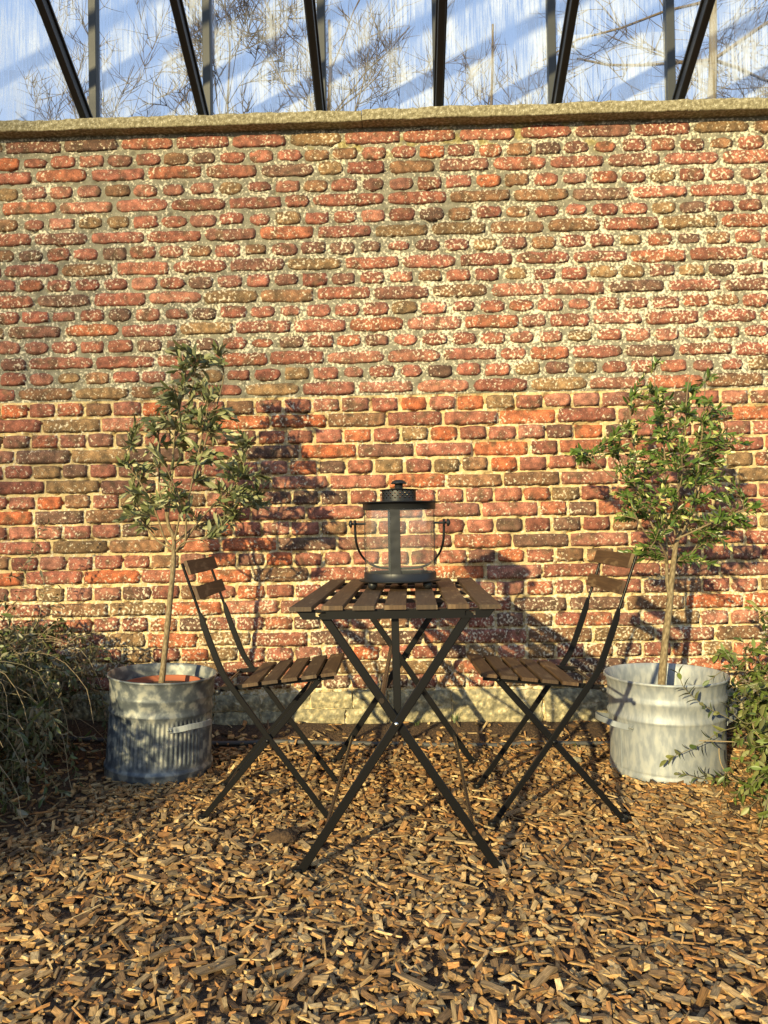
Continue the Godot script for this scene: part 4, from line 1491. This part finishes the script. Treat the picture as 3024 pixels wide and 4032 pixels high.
func build_shrubs() -> void:
	var greens := [Color(0.12, 0.17, 0.035), Color(0.16, 0.205, 0.05), Color(0.085, 0.125, 0.03), Color(0.20, 0.21, 0.07), Color(0.14, 0.15, 0.06)]
	# leafy shrub on the sunny side
	rng.seed = 701
	var r := thing("leafy_shrub", "sprawling green leafy shrub in front of the pale zinc tub", "shrub", Vector3(1.42, 0, 0.95))
	var st := MB.new()
	var xf := []
	var cols := []
	for k in 950:
		var bz := rf(-0.5, 0.55)
		var b := Vector3(rf(-0.16 - 0.26 * smoothstep(-0.15, 0.15, bz), 0.4), 0.0, bz)
		var d := Vector3(rf(-0.75, 0.45), rf(0.7, 1.5), rf(-0.5, 0.6))
		var p := arc_stem(b, d, rf(0.30, 0.72), rf(0.9, 1.9), 0.12)
		# keep the tub's face clear except for the sprigs placed below
		var ok := true
		for q in p:
			if q.x + 1.42 < 0.99 + 0.12 * (q.y / 0.4) - 0.06 * q.z and q.y > 0.08: ok = false
			if q.x + 1.42 < 0.93: ok = false
			if q.z < -0.2 and q.x + 1.42 < 1.2: ok = false
		if not ok: continue
		var rad := []
		for j in p.size(): rad.append(lerpf(0.0024, 0.0010, float(j) / (p.size() - 1)))
		st.tube(p, rad, 4, false)
		leafy(p, 0.18, 0.020, 0.036, 0.95, greens, xf, cols, 0.25)
	var sprigs := [[[1350, 600], [1120, 490], [1000, 400], [930, 320], [905, 225]], [[1330, 640], [1200, 690], [1100, 770], [1000, 830], [870, 900], [800, 950]], [[1300, 1040], [1180, 1085], [1060, 1085], [960, 1060], [880, 1060]], [[1420, 180], [1330, 175], [1250, 190], [1150, 280]], [[1500, 330], [1400, 240], [1300, 60], [1280, 20]], [[1400, 1080], [1250, 1110], [1120, 1070]], [[1560, 560], [1450, 620], [1370, 570], [1330, 500]], [[1500, 120], [1420, 60], [1330, 40]]]
	for sp in sprigs:
		var p := smooth_path(pxs(sp, 2250, 2550, 1.0 / 0.4666, 0.735), 3)
		for j in p.size():
			p[j] -= r.position
			p[j].z += 0.05 * (1.0 - float(j) / p.size())
		st.tube(p, 0.0013, 5, false)
		leafy(p, 0.12, 0.027, 0.040, 1.0, greens, xf, cols, 0.12)
	# pale bare runners
	var pale := MB.new()
	for sp in [[[1530, 640], [1545, 700], [1600, 770], [1680, 815]], [[1245, 850], [1250, 930], [1280, 1020], [1350, 1100], [1480, 1150], [1640, 1125]], [[1080, 785], [1250, 790], [1500, 800]], [[1560, 1330], [1700, 1345]]]:
		var p := smooth_path(pxs(sp, 2250, 2550, 1.0 / 0.4666, 0.80), 4)
		for j in p.size(): p[j] -= r.position
		pale.tube(p, 0.0019, 6, false)
	for k in 26:
		var p := arc_stem(Vector3(rf(-0.1, 0.3), rf(0.02, 0.3), rf(-0.3, 0.5)), Vector3(rf(-1, 1), rf(-0.1, 0.8), rf(-0.6, 0.8)), rf(0.25, 0.55), rf(0.8, 1.8), 0.2)
		pale.tube(p, 0.0013, 4, false)
	put("stems", st, M.twig_green, r)
	put("runners", pale, M.stem_pale, r)
	put_many("foliage", leaf_mesh(0.42, 0.22, M.leaf), xf, cols, r)
	# tangled half-dry shrub on the shady side; it runs on toward the camera outside the picture
	rng.seed = 702
	var l := thing("tangled_shrub", "tangled half-dry climbing shrub with curled leaves beside the fluted tub", "shrub", Vector3(-1.55, 0, 0.85))
	var ls := MB.new()
	var lp := MB.new()
	var lx := []
	var lc := []
	var dry := [Color(0.11, 0.125, 0.05), Color(0.15, 0.155, 0.07), Color(0.075, 0.085, 0.032), Color(0.17, 0.14, 0.08), Color(0.09, 0.12, 0.035), Color(0.20, 0.19, 0.12)]
	for k in 1500:
		var b := Vector3(rf(-0.45, 0.18), rf(0.0, 0.35), rf(-0.65, 1.1))
		var d := Vector3(rf(-0.6, 0.75), rf(0.5, 1.3), rf(-0.6, 0.6))
		var len := rf(0.25, 0.62)
		var p := arc_stem(b, d, len, rf(1.0, 2.6), 0.26)
		var ok := true
		for q in p:
			var w := q + l.position
			# outline against the wall and the open ground
			if w.x > -1.10 and w.z > 0.25: ok = false
			if w.x > -1.16 - maxf(w.y - 0.45, 0.0) * 0.5 + 0.10 * sin(w.z * 9.0): ok = false
			if w.z > 1.05 and w.x > -1.24 - (w.z - 1.05) * 0.05: ok = false
			if w.y > 0.66 + 0.12 * sin(w.x * 11.0 + w.z * 5.0): ok = false
		if not ok: continue
		var rad := []
		for j in p.size(): rad.append(lerpf(0.0022, 0.0009, float(j) / (p.size() - 1)))
		(ls if rng.randf() < 0.6 else lp).tube(p, rad, 4, false)
		if rng.randf() < 0.86: leafy(p, 0.25, 0.020, 0.033, 0.9, dry, lx, lc, 0.55)
	for k in 46:
		var p := arc_stem(Vector3(rf(-0.2, 0.15), rf(0.15, 0.55), rf(-0.5, 0.25)), Vector3(rf(-0.2, 1.0), rf(-0.3, 0.8), rf(-0.5, 0.7)), rf(0.3, 0.6), rf(1.2, 2.6), 0.3)
		var ok := true
		for q in p:
			if q.x + l.position.x > -1.02: ok = false
		if ok: lp.tube(p, 0.0011, 4, false)
	# the sprays that stand out against the wall and the shade, traced one by one
	var sprays := [[0.25, 0.16, [60, 500], [66, 420], [100, 320], [128, 240], [150, 150], [215, 60]], [0.30, 0.10, [20, 300], [70, 290], [130, 210], [150, 180]], [0.45, 0.30, [200, 780], [260, 760], [250, 790]], [0.55, 0.30, [200, 900], [270, 940], [330, 990], [400, 985]], [0.35, 0.28, [180, 500], [250, 420], [265, 340]], [0.35, 0.25, [240, 640], [330, 560], [430, 545]], [0.4, 0.3, [60, 620], [80, 560], [40, 500], [20, 430]], [0.5, 0.3, [0, 1060], [60, 1040], [100, 990]], [0.3, 0.2, [300, 700], [400, 640], [450, 620]], [0.35, 0.2, [120, 560], [170, 470], [190, 330], [180, 290]]]
	for sp in sprays:
		var p := smooth_path(pxs(sp.slice(2), 0, 2000, 1.0972, sp[0]), 4)
		for j in p.size(): p[j] -= l.position
		lp.tube(p, 0.0013, 5, false)
		leafy(p, sp[1], 0.020, 0.033, 0.9, dry, lx, lc, 0.4)
	put("stems", ls, M.twig_green, l)
	put("runners", lp, M.stem_pale, l)
	put_many("foliage", leaf_mesh(0.36, 0.40, M.leaf), lx, lc, l)

# ------------------------------------------------------------------ small things
func lump(r: Vector3, amp: float, seed_: int) -> MB:
	var mb := MB.new()
	var nz := noise(seed_, 1.1, 4)
	var prof := []
	var segs := 20
	var rows := 12
	for j in rows + 1:
		var a := -PI / 2 + PI * j / rows
		for i in segs + 1:
			var b := TAU * (i % segs) / segs
			var d := Vector3(cos(a) * cos(b), sin(a), cos(a) * sin(b))
			mb.vert(d * r * (1.0 + amp * nz.get_noise_3dv(d * 1.6)), d)
	for j in rows:
		for i in segs:
			var k := j * (segs + 1) + i
			mb.quad(k, k + 1, k + segs + 2, k + segs + 1)
	return mb

func ground_px(u: float, v: float) -> Vector3:
	var d := cam_basis * Vector3((u - 1512.0) / F, -(v - 2016.0) / F, -1.0)
	var p := Vector3(0, CAM_H, WALL_CAM) + d * (-CAM_H / d.y)
	p.y = ground_y(p.x, p.z)
	return p

func build_small() -> void:
	rng.seed = 801
	# irrigation hose along the foot of the wall
	var hp := PackedVector3Array()
	for k in 61:
		var x := -2.4 + 4.7 * k / 60.0
		var z := 0.195 + 0.020 * sin(x * 2.1 + 0.6) + 0.008 * sin(x * 7.0)
		hp.append(Vector3(x, ground_y(x, z) + 0.010, z))
	var hm := MB.new()
	hm.tube(hp, 0.0095, 10)
	var h := put("irrigation_hose", hm, M.hose)
	tag(h, "thin grey-black irrigation hose lying along the foot of the wall", "hose")
	var c := lump(Vector3(0.045, 0.022, 0.032), 0.5, 811)
	var co := put("soil_clod", c, M.soil)
	co.position = ground_px(1112, 3318) + Vector3(0, 0.020, 0)
	tag(co, "rough dark clod of earth on the mulch left of the table", "clod")
	var sm := lump(Vector3(0.022, 0.017, 0.018), 0.6, 812)
	var so := put("pale_stone", sm, M.stone)
	so.position = ground_px(2270, 3010) + Vector3(0, 0.016, 0)
	tag(so, "small pale stone on the mulch behind the right-facing chair legs", "stone")
	# weeds at the foot of the wall
	var spots := [[1790, 2855, 14, "small tuft of grass under the drain hole by the wall"], [2272, 2925, 10, "small grass tuft near the hose beside the pale tub"], [1640, 2870, 8, "thin grass tuft at the wall behind the table legs"]]
	for s in spots:
		var d := cam_basis * Vector3((s[0] - 1512.0) / F, -(s[1] - 2016.0) / F, -1.0)
		var p := Vector3(0, CAM_H, WALL_CAM) + d * ((0.03 - CAM_H) / d.y)
		p.z = clampf(p.z, 0.03, 0.3)
		var mb := MB.new()
		mb.colored = true
		for k in s[2]:
			var a := rf(0, TAU)
			var l := rf(0.02, 0.05)
			var out := Vector3(cos(a), 0, sin(a))
			var side := out.cross(Vector3.UP) * 0.0013
			var b0 := out * rf(0, 0.012)
			var m1 := b0 + out * l * 0.25 + Vector3(0, l * 0.7, 0)
			var e := b0 + out * l * 0.7 + Vector3(0, l, 0)
			var g := rf(0.7, 1.2)
			mb.col = Color(0.12 * g, 0.17 * g, 0.05 * g)
			var nn := (Vector3(0, 0.3, 0) + out).normalized()
			var ids := [mb.vert(b0 - side, nn), mb.vert(b0 + side, nn), mb.vert(m1 + side, nn), mb.vert(m1 - side, nn), mb.vert(e, nn)]
			mb.quad(ids[0], ids[1], ids[2], ids[3]); mb.tri(ids[3], ids[2], ids[4])
		var o := put("grass_tuft", mb, M.leaf)
		o.position = Vector3(p.x, ground_y(p.x, p.z), p.z)
		tag(o, s[3], "grass")

# ------------------------------------------------------------------ scene
func _ready() -> void:
	# camera
	cam_basis = Basis.from_euler(Vector3(0.0175, 0.026, -0.0165))
	var cam := Camera3D.new()
	cam.name = "camera"
	cam.fov = rad_to_deg(2.0 * atan(2016.0 / F))
	cam.near = 0.05
	cam.far = 400.0
	cam.transform = Transform3D(cam_basis, Vector3(0, CAM_H, WALL_CAM))
	add_child(cam)
	cam.current = true
	# sky, exposure
	var sky_mat := ProceduralSkyMaterial.new()
	sky_mat.sky_top_color = Color(0.41, 0.50, 0.63)
	sky_mat.sky_horizon_color = Color(0.85, 0.85, 0.79)
	sky_mat.sky_curve = 0.16
	sky_mat.ground_horizon_color = Color(0.42, 0.38, 0.32)
	sky_mat.ground_bottom_color = Color(0.20, 0.16, 0.12)
	sky_mat.sky_energy_multiplier = 1.25
	var sky := Sky.new()
	sky.sky_material = sky_mat
	var env := Environment.new()
	env.background_mode = Environment.BG_SKY
	env.sky = sky
	env.tonemap_mode = Environment.TONE_MAPPER_LINEAR
	env.tonemap_exposure = 1.4
	env.sdfgi_enabled = true
	env.ssao_enabled = true
	env.ssil_enabled = true
	var we := WorldEnvironment.new()
	we.name = "world_environment"
	we.environment = env
	add_child(we)
	# low winter sun from behind the camera, to the left
	var sun := DirectionalLight3D.new()
	sun.name = "sun"
	sun.light_color = Color(1.0, 0.92, 0.70)
	sun.light_energy = 1.6
	sun.light_angular_distance = 0.9
	sun.shadow_enabled = true
	add_child(sun)
	sun.look_at_from_position(Vector3(-5, 3.3, 10), Vector3(0, 0, 0))
	make_materials()
	build_ground()
	build_wall()
	build_glazing()
	build_bare_trees()
	build_mulch()
	build_table()
	rng.seed = 511
	build_chair("folding chair with slatted brown seat beside the fluted zinc tub", Vector3(-0.446, 0, 0.83), 0.01, 0.0)
	build_chair("folding chair with slatted brown seat beside the pale zinc tub", Vector3(0.442, 0.003, 0.88), PI + 0.04, 0.0)
	build_lantern()
	build_tubs()
	build_olives()
	build_shrubs()
	build_small()
